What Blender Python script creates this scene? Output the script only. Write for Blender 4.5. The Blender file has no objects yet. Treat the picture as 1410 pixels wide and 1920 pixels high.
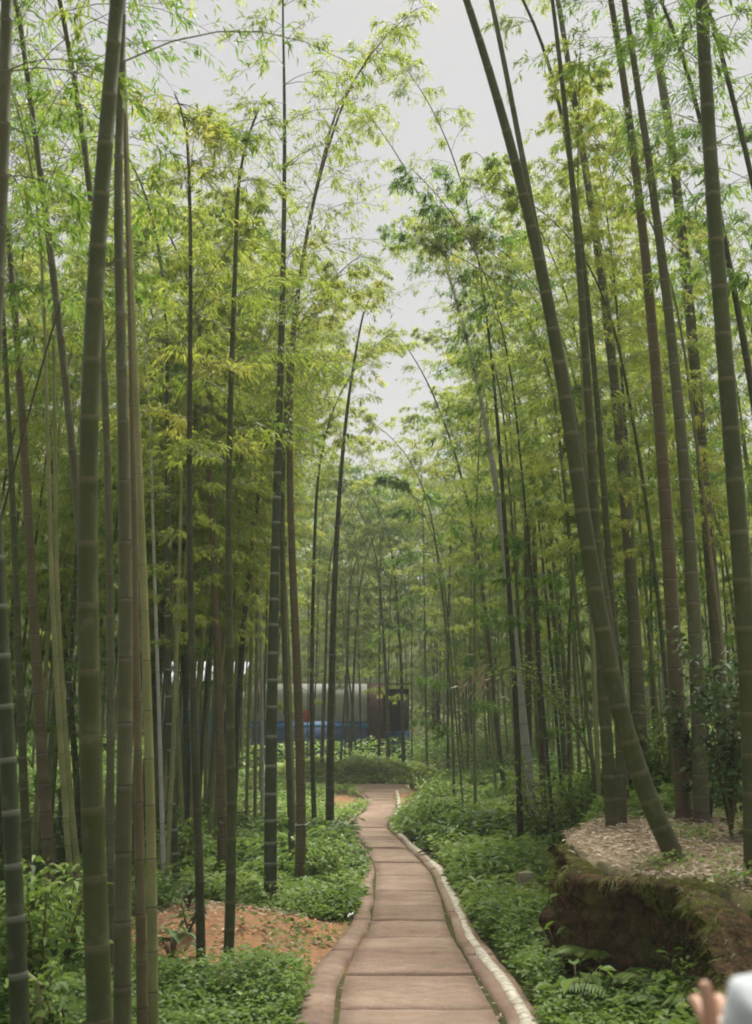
import bpy, math, random
import numpy as np
from mathutils import Vector

random.seed(7)
RNG = np.random.default_rng(11)
R = math.radians
C = bpy.context.scene.collection
S = bpy.context.scene

# ------------------------------------------------------------------ camera
EYE = 1.6
PITCH = R(12.5)
F = 1900.0
W0, H0 = 1410.0, 1920.0
cam_d = bpy.data.cameras.new("camera")
cam = bpy.data.objects.new("camera", cam_d)
C.objects.link(cam)
cam.location = (0, 0, EYE)
cam.rotation_euler = (R(90) + PITCH, 0, 0)
cam_d.sensor_fit = 'VERTICAL'
cam_d.sensor_height = 24.0
cam_d.sensor_width = 24.0 * W0 / H0
cam_d.lens = 24.0 * F / H0
cam_d.clip_start = 0.05
cam_d.clip_end = 1500
cam_d.dof.use_dof = True
cam_d.dof.focus_distance = 13.0
cam_d.dof.aperture_fstop = 2.0
S.camera = cam

# ------------------------------------------------------------------ sky, sun, exposure
SUN_EL, SUN_AZ = R(62), R(16)          # azimuth clockwise from +Y (ahead-right)
w = bpy.data.worlds.new("World")
S.world = w
w.use_nodes = True
nt = w.node_tree
nt.nodes.clear()
sky = nt.nodes.new('ShaderNodeTexSky')
sky.sky_type = 'NISHITA'
sky.sun_disc = False
sky.sun_elevation = SUN_EL
sky.sun_rotation = SUN_AZ
sky.air_density = 1.0
sky.dust_density = 4.0
sc_ = nt.nodes.new('ShaderNodeMix'); sc_.data_type = 'RGBA'
mul = nt.nodes.new('ShaderNodeVectorMath'); mul.operation = 'SCALE'
mul.inputs['Scale'].default_value = 0.10
nt.links.new(sky.outputs[0], mul.inputs[0])
sc_.inputs[0].default_value = 0.95      # closed cloud cover over the clear-sky gradient
nt.links.new(mul.outputs[0], sc_.inputs[6])
sc_.inputs[7].default_value = (0.222, 0.222, 0.230, 1)
bgn = nt.nodes.new('ShaderNodeBackground')
bgn.inputs['Strength'].default_value = 1.0
nt.links.new(sc_.outputs[2], bgn.inputs['Color'])
wo = nt.nodes.new('ShaderNodeOutputWorld')
nt.links.new(bgn.outputs[0], wo.inputs['Surface'])

sd = bpy.data.lights.new("sun", 'SUN')
sd.energy = 5.0
sd.angle = R(25)
sd.color = (1.0, 0.965, 0.88)
sun = bpy.data.objects.new("sun", sd)
C.objects.link(sun)
dirv = Vector((math.sin(SUN_AZ) * math.cos(SUN_EL), math.cos(SUN_AZ) * math.cos(SUN_EL), math.sin(SUN_EL)))
sun.rotation_euler = dirv.to_track_quat('Z', 'Y').to_euler()

S.view_settings.view_transform = 'Standard'
S.view_settings.look = 'None'
S.view_settings.exposure = 1.22
S.view_settings.gamma = 1.0
S.render.engine = 'CYCLES'
S.cycles.max_bounces = 7
S.cycles.diffuse_bounces = 4
S.cycles.glossy_bounces = 2
S.cycles.transmission_bounces = 5
S.cycles.transparent_max_bounces = 4
S.cycles.volume_bounces = 0
S.cycles.pixel_filter_type = 'BLACKMAN_HARRIS'
S.cycles.filter_width = 1.9
S.cycles.use_denoising = True


# ------------------------------------------------------------------ helpers
def ray(px, py):
    u = (px - W0 / 2) / F
    v = (H0 / 2 - py) / F
    dy = math.cos(PITCH) - v * math.sin(PITCH)
    dz = math.sin(PITCH) + v * math.cos(PITCH)
    return u / dy, dz / dy


def P(px, py, D):
    a, b = ray(px, py)
    return np.array([a * D, D, EYE + b * D])


def tag(o, label=None, cat=None, group=None, kind=None):
    if label: o['label'] = label
    if cat: o['category'] = cat
    if group: o['group'] = group
    if kind: o['kind'] = kind
    return o


def empty(name, loc):
    o = bpy.data.objects.new(name, None)
    o.empty_display_size = 0.1
    C.objects.link(o)
    o.location = loc
    return o


def mesh_obj(name, verts, faces, mat, parent=None, smooth=False, attrs=None, origin=None):
    """verts (N,3) in WORLD coords unless parent empties are given (then world-origin is removed)."""
    verts = np.asarray(verts, dtype=np.float32).reshape(-1, 3)
    if parent is not None:
        verts = verts - np.array(parent.location, dtype=np.float32)
    elif origin is not None:
        verts = verts - np.array(origin, dtype=np.float32)
    me = bpy.data.meshes.new(name)
    me.vertices.add(len(verts))
    me.vertices.foreach_set("co", verts.ravel())
    if isinstance(faces, np.ndarray):
        k = faces.shape[1]
        nf = len(faces)
        me.loops.add(nf * k)
        me.loops.foreach_set("vertex_index", faces.astype(np.int32).ravel())
        me.polygons.add(nf)
        me.polygons.foreach_set("loop_start", np.arange(0, nf * k, k, dtype=np.int32))
    else:
        flat = [i for f in faces for i in f]
        me.loops.add(len(flat))
        me.loops.foreach_set("vertex_index", np.array(flat, dtype=np.int32))
        me.polygons.add(len(faces))
        ls = np.cumsum([0] + [len(f) for f in faces[:-1]]).astype(np.int32)
        me.polygons.foreach_set("loop_start", ls)
    if attrs:
        for k_, a in attrs.items():
            at = me.attributes.new(k_, 'FLOAT', 'POINT')
            at.data.foreach_set("value", np.asarray(a, dtype=np.float32))
    me.update(calc_edges=True)
    me.validate()
    if smooth:
        me.polygons.foreach_set("use_smooth", np.ones(len(me.polygons), dtype=bool))
    if mat: me.materials.append(mat)
    o = bpy.data.objects.new(name, me)
    C.objects.link(o)
    if parent is not None:
        o.parent = parent
    elif origin is not None:
        o.location = origin
    return o


class MB:
    """collects shapes for one mesh"""
    def __init__(self):
        self.v, self.f, self.n = [], [], 0
        self.a = {}

    def add(self, v, f, **at):
        v = np.asarray(v, dtype=np.float32).reshape(-1, 3)
        self.v.append(v)
        self.f += [tuple(int(i) + self.n for i in q) for q in f]
        self.n += len(v)
        for k, x in at.items():
            self.a.setdefault(k, []).append(np.full(len(v), x) if np.isscalar(x) else np.asarray(x))

    def box(self, c, s, rz=0.0, rx=0.0, ry=0.0, **at):
        sx, sy, sz = [q / 2 for q in s]
        v = np.array([[x, y, z] for x in (-sx, sx) for y in (-sy, sy) for z in (-sz, sz)])
        for ang, ax in ((rx, 0), (ry, 1), (rz, 2)):
            if ang:
                c_, s_ = math.cos(ang), math.sin(ang)
                M = np.eye(3)
                i, j = [(1, 2), (2, 0), (0, 1)][ax]
                M[i, i] = c_; M[i, j] = -s_; M[j, i] = s_; M[j, j] = c_
                v = v @ M.T
        v = v + np.array(c)
        self.add(v, [(0, 1, 3, 2), (4, 6, 7, 5), (0, 4, 5, 1), (2, 3, 7, 6), (0, 2, 6, 4), (1, 5, 7, 3)], **at)

    def tube(self, pts, rad, sides=6, cap=True, **at):
        v, f = tube_geo(pts, rad, sides, cap)
        self.add(v, f, **at)

    def build(self, name, mat, parent=None, smooth=False, origin=None):
        at = {k: np.concatenate(x) for k, x in self.a.items()} or None
        return mesh_obj(name, np.concatenate(self.v), self.f, mat, parent, smooth, at, origin)


def frames(pts):
    pts = np.asarray(pts, dtype=float)
    t = np.gradient(pts, axis=0)
    t /= np.linalg.norm(t, axis=1, keepdims=True) + 1e-9
    ref = np.array([0.0, 1.0, 0.0]) if abs(t[0][1]) < 0.8 else np.array([1.0, 0, 0])
    a = np.cross(t, ref); a /= np.linalg.norm(a, axis=1, keepdims=True) + 1e-9
    b = np.cross(t, a)
    return t, a, b


def tube_geo(pts, rad, sides=6, cap=True):
    pts = np.asarray(pts, dtype=float)
    n = len(pts)
    rad = np.full(n, rad) if np.isscalar(rad) else np.asarray(rad)
    t, a, b = frames(pts)
    th = np.linspace(0, 2 * math.pi, sides, endpoint=False)
    v = pts[:, None, :] + rad[:, None, None] * (np.cos(th)[None, :, None] * a[:, None, :] + np.sin(th)[None, :, None] * b[:, None, :])
    v = v.reshape(-1, 3)
    f = []
    for i in range(n - 1):
        for j in range(sides):
            k = (j + 1) % sides
            f.append((i * sides + j, i * sides + k, (i + 1) * sides + k, (i + 1) * sides + j))
    if cap:
        f.append(tuple(range(sides))[::-1])
        f.append(tuple((n - 1) * sides + j for j in range(sides)))
    return v, f


# value noise, vectorised
_perm = np.random.default_rng(3).random((256, 256))


def vnoise(x, y, sc=1.0):
    x = np.asarray(x) * sc + 1000.0; y = np.asarray(y) * sc + 1000.0
    xi = np.floor(x).astype(int); yi = np.floor(y).astype(int)
    fx = x - xi; fy = y - yi
    fx = fx * fx * (3 - 2 * fx); fy = fy * fy * (3 - 2 * fy)
    g = lambda a, b: _perm[a % 256, b % 256]
    return (g(xi, yi) * (1 - fx) * (1 - fy) + g(xi + 1, yi) * fx * (1 - fy) + g(xi, yi + 1) * (1 - fx) * fy + g(xi + 1, yi + 1) * fx * fy)


def fbm(x, y, sc=1.0, o=3):
    s = 0; a = 0.5; t = 0
    for i in range(o):
        s = s + a * vnoise(x, y, sc * 2 ** i); t += a; a *= 0.5
    return s / t


def sstep(t):
    t = np.clip(t, 0, 1)
    return t * t * (3 - 2 * t)


# ------------------------------------------------------------------ materials
def new_mat(name):
    m = bpy.data.materials.new(name)
    m.use_nodes = True
    nt = m.node_tree
    b = nt.nodes['Principled BSDF']
    return m, nt, b


def N(nt, typ, **kw):
    n = nt.nodes.new(typ)
    for k, v in kw.items():
        setattr(n, k, v)
    return n


def noise(nt, scale, detail=4, rough=0.6, vec=None):
    n = N(nt, 'ShaderNodeTexNoise')
    n.inputs['Scale'].default_value = scale
    n.inputs['Detail'].default_value = detail
    n.inputs['Roughness'].default_value = rough
    if vec is not None: nt.links.new(vec, n.inputs['Vector'])
    return n


def ramp(nt, fac, stops):
    r = N(nt, 'ShaderNodeValToRGB')
    while len(r.color_ramp.elements) < len(stops): r.color_ramp.elements.new(0.5)
    for e, (p, c) in zip(r.color_ramp.elements, stops):
        e.position = p
        e.color = (c[0], c[1], c[2], 1) if not np.isscalar(c) else (c, c, c, 1)
    nt.links.new(fac, r.inputs[0])
    return r


def mix(nt, fac, a, b, mode='MIX'):
    m = N(nt, 'ShaderNodeMix', data_type='RGBA', blend_type=mode)
    for i, x in ((0, fac), (6, a), (7, b)):
        if hasattr(x, 'is_output') or isinstance(x, bpy.types.NodeSocket): nt.links.new(x, m.inputs[i])
        elif i == 0: m.inputs[0].default_value = x
        else: m.inputs[i].default_value = (*x, 1)
    return m.outputs[2]


def math_(nt, op, a, b=None):
    m = N(nt, 'ShaderNodeMath', operation=op)
    for i, x in ((0, a), (1, b)):
        if x is None: continue
        if isinstance(x, bpy.types.NodeSocket): nt.links.new(x, m.inputs[i])
        else: m.inputs[i].default_value = x
    return m.outputs[0]


def attr(nt, name):
    return N(nt, 'ShaderNodeAttribute', attribute_name=name).outputs['Fac']


def bump(nt, b, h, strength=0.5, dist=0.01):
    bn = N(nt, 'ShaderNodeBump')
    bn.inputs['Strength'].default_value = strength
    bn.inputs['Distance'].default_value = dist
    nt.links.new(h, bn.inputs['Height'])
    nt.links.new(bn.outputs[0], b.inputs['Normal'])


def simple(name, col, rough=0.7, var=0.25, scale=8.0, spec=0.3):
    m, nt, b = new_mat(name)
    tc = N(nt, 'ShaderNodeTexCoord')
    n = noise(nt, scale, 5, 0.6, tc.outputs['Object'])
    lo = tuple(c * (1 - var) for c in col); hi = tuple(min(1, c * (1 + var)) for c in col)
    r = ramp(nt, n.outputs['Fac'], [(0.3, lo), (0.7, hi)])
    nt.links.new(r.outputs[0], b.inputs['Base Color'])
    b.inputs['Roughness'].default_value = rough
    b.inputs['Specular IOR Level'].default_value = spec
    bump(nt, b, n.outputs['Fac'], 0.4, 0.005)
    return m


def leaf_mat(name, stops, trans=0.5, objvar=0.35, tboost=1.6):
    m, nt, b = new_mat(name)
    lv = attr(nt, 'lv')
    oi = N(nt, 'ShaderNodeObjectInfo')
    f = math_(nt, 'ADD', math_(nt, 'MULTIPLY', lv, 1 - objvar), math_(nt, 'MULTIPLY', oi.outputs['Random'], objvar))
    r = ramp(nt, f, stops)
    nt.links.new(r.outputs[0], b.inputs['Base Color'])
    b.inputs['Roughness'].default_value = 0.5
    b.inputs['Specular IOR Level'].default_value = 0.22
    tr = N(nt, 'ShaderNodeBsdfTranslucent')
    tcol = mix(nt, 1.0, r.outputs[0], (tboost, tboost * 0.98, tboost * 0.75), 'MULTIPLY')
    nt.links.new(tcol, tr.inputs['Color'])
    ms = N(nt, 'ShaderNodeMixShader')
    ms.inputs[0].default_value = trans
    nt.links.new(b.outputs[0], ms.inputs[1])
    nt.links.new(tr.outputs[0], ms.inputs[2])
    nt.links.new(ms.outputs[0], nt.nodes['Material Output'].inputs['Surface'])
    return m


def culm_mat(name, c1, c2, c3, ringc=(0.03, 0.022, 0.015), wax=(0.45, 0.47, 0.42), waxamt=0.3, ringamt=0.9):
    m, nt, b = new_mat(name)
    tc = N(nt, 'ShaderNodeTexCoord')
    mp = N(nt, 'ShaderNodeMapping')
    mp.inputs['Scale'].default_value = (60, 60, 3.0)
    nt.links.new(tc.outputs['Object'], mp.inputs['Vector'])
    st = noise(nt, 1.0, 4, 0.65, mp.outputs[0])
    bl = noise(nt, 2.3, 5, 0.65, tc.outputs['Object'])
    fine = noise(nt, 70, 3, 0.6, tc.outputs['Object'])
    base = ramp(nt, bl.outputs['Fac'], [(0.3, c1), (0.5, c2), (0.72, c3)])
    base = mix(nt, math_(nt, 'MULTIPLY', st.outputs['Fac'], 0.55), base.outputs[0], tuple(x * 0.45 for x in c1))
    tone = attr(nt, 'tone')
    base = mix(nt, math_(nt, 'MULTIPLY', tone, 0.2), base, tuple(x * 0.5 + 0.02 for x in c3))
    # lichen-grey bloom in patches
    gl = noise(nt, 9, 5, 0.7, tc.outputs['Object'])
    gr = ramp(nt, gl.outputs['Fac'], [(0.55, 0.0), (0.75, 0.22)])
    base = mix(nt, gr.outputs[0], base, (0.26, 0.27, 0.19))
    sp_ = noise(nt, 26, 5, 0.75, tc.outputs['Object'])
    spr = ramp(nt, sp_.outputs['Fac'], [(0.60, 0.0), (0.68, 0.55)])
    base = mix(nt, spr.outputs[0], base, tuple(x * 0.35 for x in c1))
    wx = math_(nt, 'MULTIPLY', attr(nt, 'wax'), waxamt)
    base = mix(nt, wx, base, wax)
    rg = math_(nt, 'MULTIPLY', attr(nt, 'ring'), ringamt)
    base = mix(nt, rg, base, ringc)
    # roots and soil splash right at the foot
    ft = math_(nt, 'MULTIPLY', attr(nt, 'foot'), 0.7)
    base = mix(nt, ft, base, (0.10, 0.06, 0.035))
    nt.links.new(base, b.inputs['Base Color'])
    b.inputs['Roughness'].default_value = 0.55
    b.inputs['Specular IOR Level'].default_value = 0.22
    h = math_(nt, 'ADD', st.outputs['Fac'], math_(nt, 'MULTIPLY', fine.outputs['Fac'], 0.5))
    bump(nt, b, h, 0.35, 0.003)
    return m


M = {}
YG = [(0.0, (0.09, 0.17, 0.025)), (0.3, (0.18, 0.25, 0.042)), (0.6, (0.29, 0.33, 0.065)), (0.85, (0.37, 0.37, 0.09)), (1.0, (0.40, 0.32, 0.08))]
GR = [(0.0, (0.045, 0.11, 0.018)), (0.4, (0.10, 0.19, 0.03)), (0.8, (0.19, 0.27, 0.045)), (1.0, (0.30, 0.32, 0.07))]
M['leaf_y'] = leaf_mat('bamboo_leaf_yellow', YG)
M['leaf_g'] = leaf_mat('bamboo_leaf_green', GR)
M['herb'] = leaf_mat('herb_leaf', [(0.0, (0.05, 0.095, 0.02)), (0.35, (0.11, 0.19, 0.035)), (0.7, (0.19, 0.29, 0.055)), (1.0, (0.33, 0.40, 0.15))], 0.4, 0.1, 1.4)
M['herb_dk'] = leaf_mat('dark_broad_leaf', [(0.0, (0.03, 0.075, 0.025)), (0.6, (0.08, 0.15, 0.05)), (1.0, (0.18, 0.25, 0.13))], 0.25, 0.1, 1.3)
M['moss'] = leaf_mat('moss', [(0.0, (0.06, 0.08, 0.012)), (0.5, (0.11, 0.14, 0.02)), (1.0, (0.2, 0.2, 0.04))], 0.3, 0.1, 1.2)
M['litter'] = leaf_mat('dry_leaf', [(0.0, (0.20, 0.14, 0.09)), (0.5, (0.48, 0.38, 0.27)), (1.0, (0.70, 0.61, 0.48))], 0.15, 0.1, 1.0)
M['leaf_far'] = leaf_mat('far_leaf', [(0.0, (0.07, 0.13, 0.028)), (0.5, (0.15, 0.21, 0.045)), (1.0, (0.27, 0.31, 0.07))], .45, .1, 1.5)
M['twig'] = simple('twig', (0.12, 0.10, 0.045), 0.7)
M['branch'] = simple('branch', (0.14, 0.14, 0.06), 0.6)
M['c_green'] = culm_mat('culm_green', (0.034, 0.048, 0.008), (0.055, 0.072, 0.014), (0.085, 0.098, 0.028), ringc=(0.15, 0.12, 0.07), wax=(.3,.3,.22), waxamt=0.2, ringamt=0.75)
M['c_waxy'] = culm_mat('culm_waxy', (0.030, 0.046, 0.014), (0.046, 0.066, 0.022), (0.070, 0.090, 0.04), ringc=(0.34, 0.34, 0.28), wax=(0.24, 0.28, 0.22), waxamt=0.7, ringamt=0.85)
M['c_grey'] = culm_mat('culm_grey', (0.062, 0.066, 0.024), (0.092, 0.098, 0.040), (0.135, 0.138, 0.070), waxamt=.15)
M['c_brown'] = culm_mat('culm_brown', (0.085, 0.070, 0.026), (0.125, 0.105, 0.045), (0.165, 0.145, 0.07), waxamt=.12)
M['c_pale'] = culm_mat('culm_pale', (0.15, 0.17, 0.058), (0.23, 0.245, 0.09), (0.33, 0.33, 0.145), waxamt=.15)
M['c_mid'] = culm_mat('culm_olive', (0.085, 0.105, 0.034), (0.125, 0.148, 0.055), (0.18, 0.20, 0.09), waxamt=.2)
M['c_bark'] = culm_mat('culm_tan', (0.12, 0.11, 0.05), (0.18, 0.165, 0.08), (0.25, 0.23, 0.12), waxamt=.15)
M['c_white'] = culm_mat('culm_white', (0.34, 0.34, 0.29), (0.48, 0.48, 0.43), (0.6, 0.6, 0.55))
M['c_dark'] = culm_mat('culm_dark', (0.030, 0.036, 0.010), (0.048, 0.054, 0.018), (0.075, 0.078, 0.032), waxamt=.1)


# ------------------------------------------------------------------ path table (from rows of the path as it winds away)
def zpath(y):
    return np.interp(y, [-5, 6.3, 9.7, 13.5, 17.5, 21, 24.5, 28.5, 31, 40, 60, 200], [0, 0, -.127, -.17, -.19, -.17, -.02, .18, .28, .55, .8, 1.5])


def solve_D(py, hfun=lambda D: zpath(D)):
    _, b = ray(0, py)
    for D in np.arange(2.0, 60, 0.02):
        if EYE + b * D <= hfun(D): return D
    return 60.0


ROWS = [  # y, left outer, crack, right joint, pale strip a, pale strip b, outer right
    (1911, 554, 631, 941, 969, 1001, 1014),
    (1840, 574, 638, 902, 934, 958, 972),
    (1787, 616, 662, 870, 890, 909, 922),
    (1734, 655, 693, 841, 861, 877, 884),
    (1680, 669, 701, 829, 843, 857, 862),
    (1631, 678, 704, 808, 820, 832, 837),
    (1602, 674, 693, 778, 787, 798, 802),
    (1581, 659, 681, 757, 763, 772, 775),
    (1549, 646, 660, 726, 731, 738, 740),
    (1531, 661, 668, 734, 737, 743, 746),
    (1518, 679, 684, 744, 746, 752, 756),
    (1496, 684, 688, 742, 744, 750, 784),
    (1481, 655, 670, 739, 741, 746, 790),
]
TAB = []
for r_ in ROWS:
    D = solve_D(r_[0])
    TAB.append([D] + [ray(px, r_[0])[0] * D for px in r_[1:]])
TAB = np.array(TAB)
first = TAB[0].copy(); first[0] = -4.0; first[1:] -= 0.10
mid0 = TAB[0].copy(); mid0[0] = 4.0; mid0[1:] -= 0.02
TAB = np.vstack([first, mid0, TAB])
_ys = np.arange(-4, TAB[-1][0], 0.1)
_sm = {}
for c_ in range(1, 7):
    xs = np.interp(_ys, TAB[:, 0], TAB[:, c_])
    k = np.ones(9) / 9
    xs = np.convolve(np.pad(xs, 4, 'edge'), k, 'valid')
    _sm[c_] = xs


def pc(c, y):
    return np.interp(y, _ys, _sm[c])


XE_Y = [-3, 2, 4, 5.6, 6.5, 6.85, 7.2, 8.2, 8.6, 9.2, 10.0, 12, 16, 22, 40]
XE_X = [2.2, 1.9, 1.9, 2.0, 2.03, 1.78, 1.45, 1.40, 1.44, 1.58, 1.78, 2.2, 3.0, 3.4, 3.6]
XW = [.5, .5, .45, .35, .14, .12, .12, .12, .16, .3, .45, 1.0, 2.0, 2.6, 3]


def H(x, y):
    x = np.asarray(x, float); y = np.asarray(y, float)
    base = zpath(y)
    L = pc(1, y); Rr = pc(6, y)
    dl = np.clip(L - x, 0, None); dr = np.clip(x - Rr, 0, None)
    onp = (x > L) & (x < Rr) & (y < 31)
    nz = (fbm(x, y, 0.9, 4) - 0.5)
    h = base - 0.035
    # left
    h = h + sstep(dl / 1.6) * 0.10 + np.clip(dl - 3, 0, 14) * 0.015
    h = h + 0.20 * np.exp(-(((x + 1.35) / 0.95) ** 2 + ((y - 9.4) / 1.0) ** 2)) * sstep(dl / 0.5)
    # right bank / ledge
    xe = np.interp(y, XE_Y, XE_X); wd = np.interp(y, XE_Y, XW)
    plat = 0.74 + 0.035 * np.clip(y - 7, 0, 8) - base * 0.0 + np.clip(x - 3, 0, 12) * 0.03
    plat = plat + np.clip(-(y - 7), 0, 5) * -0.06
    s = sstep((x - xe + wd * 0.3) / wd)
    far = sstep((y - 14) / 12)
    plat = plat * (1 - far) + (base + 0.55) * far
    h = h + np.clip((plat - h), 0, None) * s
    h = h + sstep(dr / 1.5) * 0.10 * (1 - s)
    off = sstep(np.where(onp, 0, np.maximum(dl, dr)) / 0.8)
    h = h + nz * 0.16 * off
    h = h + sstep((y - 42) / 70) * 16
    # outside: rolling
    h = h + (fbm(x, y, 0.06, 2) - .5) * 1.2 * sstep((np.abs(x) - 12) / 15)
    return h


def ground_hit(px, py):
    a, b = ray(px, py)
    D = np.arange(2.0, 60, 0.02)
    z = EYE + b * D
    hh = H(a * D, D)
    i = np.argmax(z <= hh)
    if z[i] > hh[i]: return 60.0
    return D[i]


# ------------------------------------------------------------------ ground
def axis(segs):
    out = []
    for a, b_, st in segs:
        out += list(np.arange(a, b_, st))
    return np.array(out + [segs[-1][1]])


gx = axis([(-400, -60, 40), (-60, -16, 2.0), (-16, -6, 0.4), (-6, -3, 0.15), (-3, 3.6, 0.05), (3.6, 8, 0.15), (8, 18, 0.5), (18, 60, 3), (60, 400, 40)])
gy = axis([(-60, -6, 6), (-6, 2, 0.5), (2, 14, 0.06), (14, 36, 0.16), (36, 60, 0.8), (60, 500, 22)])
GX, GY = np.meshgrid(gx, gy)
GZ = H(GX, GY)
nx, ny = len(gx), len(gy)
vi = np.arange(nx * ny).reshape(ny, nx)
gf = np.stack([vi[:-1, :-1], vi[:-1, 1:], vi[1:, 1:], vi[1:, :-1]], -1).reshape(-1, 4)


def m_red(x, y):
    d = ((x + 1.15) / 1.0) ** 2 + ((y - 9.3) / 1.75) ** 2
    return sstep(1.6 - d + (fbm(x, y, 3, 3) - .5) * 1.2)


def m_litter(x, y):
    xe = np.interp(y, XE_Y, XE_X)
    a = sstep((x - xe + 0.12 + (fbm(x, y, 3, 2) - .5) * .5) / 0.35) * sstep((13.0 - y) / 2.5)
    return a


def m_dirt2(x, y):   # bare patches beside the bend
    Rr = pc(6, y)
    return sstep(1.3 - (((x - (0.75)) / 0.55) ** 2 + ((y - 27.3) / 2.2) ** 2)) + sstep(1.2 - (((x + 0.75) / .5) ** 2 + ((y - 26.0) / 1.6) ** 2))


m, nt, b = new_mat('forest_floor')
tc = N(nt, 'ShaderNodeTexCoord')
n1 = noise(nt, 1.4, 6, 0.65, tc.outputs['Object']); n2 = noise(nt, 14, 6, 0.7, tc.outputs['Object']); n3 = noise(nt, 60, 4, 0.7, tc.outputs['Object'])
soil = ramp(nt, n2.outputs['Fac'], [(0.3, (0.035, 0.028, 0.015)), (0.55, (0.085, 0.065, 0.035)), (0.75, (0.16, 0.12, 0.07))])
green = ramp(nt, n3.outputs['Fac'], [(0.3, (0.03, 0.05, 0.012)), (0.7, (0.09, 0.13, 0.03))])
gmask = ramp(nt, n1.outputs['Fac'], [(0.35, 0.0), (0.6, 0.7)])
base = mix(nt, gmask.outputs[0], soil.outputs[0], green.outputs[0])
redc = ramp(nt, n2.outputs['Fac'], [(0.3, (0.22, 0.13, 0.075)), (0.5, (0.31, 0.18, 0.10)), (0.68, (0.42, 0.19, 0.085))])
base = mix(nt, attr(nt, 'red'), base, redc.outputs[0])
litc = ramp(nt, n3.outputs['Fac'], [(0.3, (0.20, 0.15, 0.09)), (0.7, (0.46, 0.37, 0.26))])
base = mix(nt, attr(nt, 'litter'), base, litc.outputs[0])
base = mix(nt, attr(nt, 'mossy'), base, (0.10, 0.12, 0.02))
nt.links.new(base, b.inputs['Base Color'])
b.inputs['Roughness'].default_value = 0.95
b.inputs['Specular IOR Level'].default_value = 0.1
bump(nt, b, math_(nt, 'ADD', n2.outputs['Fac'], math_(nt, 'MULTIPLY', n3.outputs['Fac'], 0.5)), 0.8, 0.03)
M['floor'] = m
mossm = sstep((GX - np.interp(GY, XE_Y, XE_X) + .5) / .25) * sstep((7.6 - GY) / 1.2) * (1 - sstep((GX - np.interp(GY, XE_Y, XE_X) - .25) / .5)) * np.clip(fbm(GX, GY, 3, 3) * 2.4 - .5, 0, 1)
red = np.clip(m_red(GX, GY) + m_dirt2(GX, GY), 0, 1) * 1.0
lit = m_litter(GX, GY)
g = mesh_obj('ground', np.stack([GX, GY, GZ], -1).reshape(-1, 3), gf, M['floor'], smooth=True,
             attrs={'red': red.ravel(), 'litter': lit.ravel(), 'mossy': np.clip(mossm, 0, 1).ravel()})
tag(g, kind='structure')

# ------------------------------------------------------------------ path
m, nt, b = new_mat('path_concrete')
tc = N(nt, 'ShaderNodeTexCoord')
mp = N(nt, 'ShaderNodeMapping'); mp.inputs['Scale'].default_value = (1.0, 1.5, 1)
nt.links.new(tc.outputs['Object'], mp.inputs[0])
n1 = noise(nt, 0.9, 5, 0.65, mp.outputs[0]); n2 = noise(nt, 7, 7, 0.75, mp.outputs[0]); n3 = noise(nt, 55, 5, 0.8, tc.outputs['Object'])
c1 = ramp(nt, n1.outputs['Fac'], [(0.32, (0.185, 0.125, 0.095)), (0.5, (0.27, 0.182, 0.135)), (0.68, (0.36, 0.27, 0.205))])
c2 = ramp(nt, n2.outputs['Fac'], [(0.3, (0.68, 0.66, 0.65)), (0.45, (.96, .96, .96)), (0.55, (1.04, 1.04, 1.04)), (0.72, (1.25, 1.22, 1.2))])
base = mix(nt, 1.0, c1.outputs[0], c2.outputs[0], 'MULTIPLY')
c3 = ramp(nt, n3.outputs['Fac'], [(0.3, 0.72), (0.65, 1.12)])
base = mix(nt, 1.0, base, c3.outputs[0], 'MULTIPLY')
tn = attr(nt, 'tone')
base = mix(nt, math_(nt, 'MULTIPLY', tn, .6), base, (0.38, 0.30, 0.22))
gn = noise(nt, 3.5, 5, 0.7, tc.outputs['Object'])
gm = ramp(nt, gn.outputs['Fac'], [(0.54, 0.0), (0.68, 0.5)])
base = mix(nt, gm.outputs[0], base, (0.17, 0.15, 0.09))
nt.links.new(base, b.inputs['Base Color'])
b.inputs['Roughness'].default_value = 0.85
b.inputs['Specular IOR Level'].default_value = 0.2
bump(nt, b, math_(nt, 'ADD', n2.outputs['Fac'], math_(nt, 'MULTIPLY', n3.outputs['Fac'], .4)), 0.8, 0.02)
M['path'] = m
M['mortar'] = simple('pale_mortar', (0.47, 0.43, 0.35), 0.95, 0.5, 14)


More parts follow.
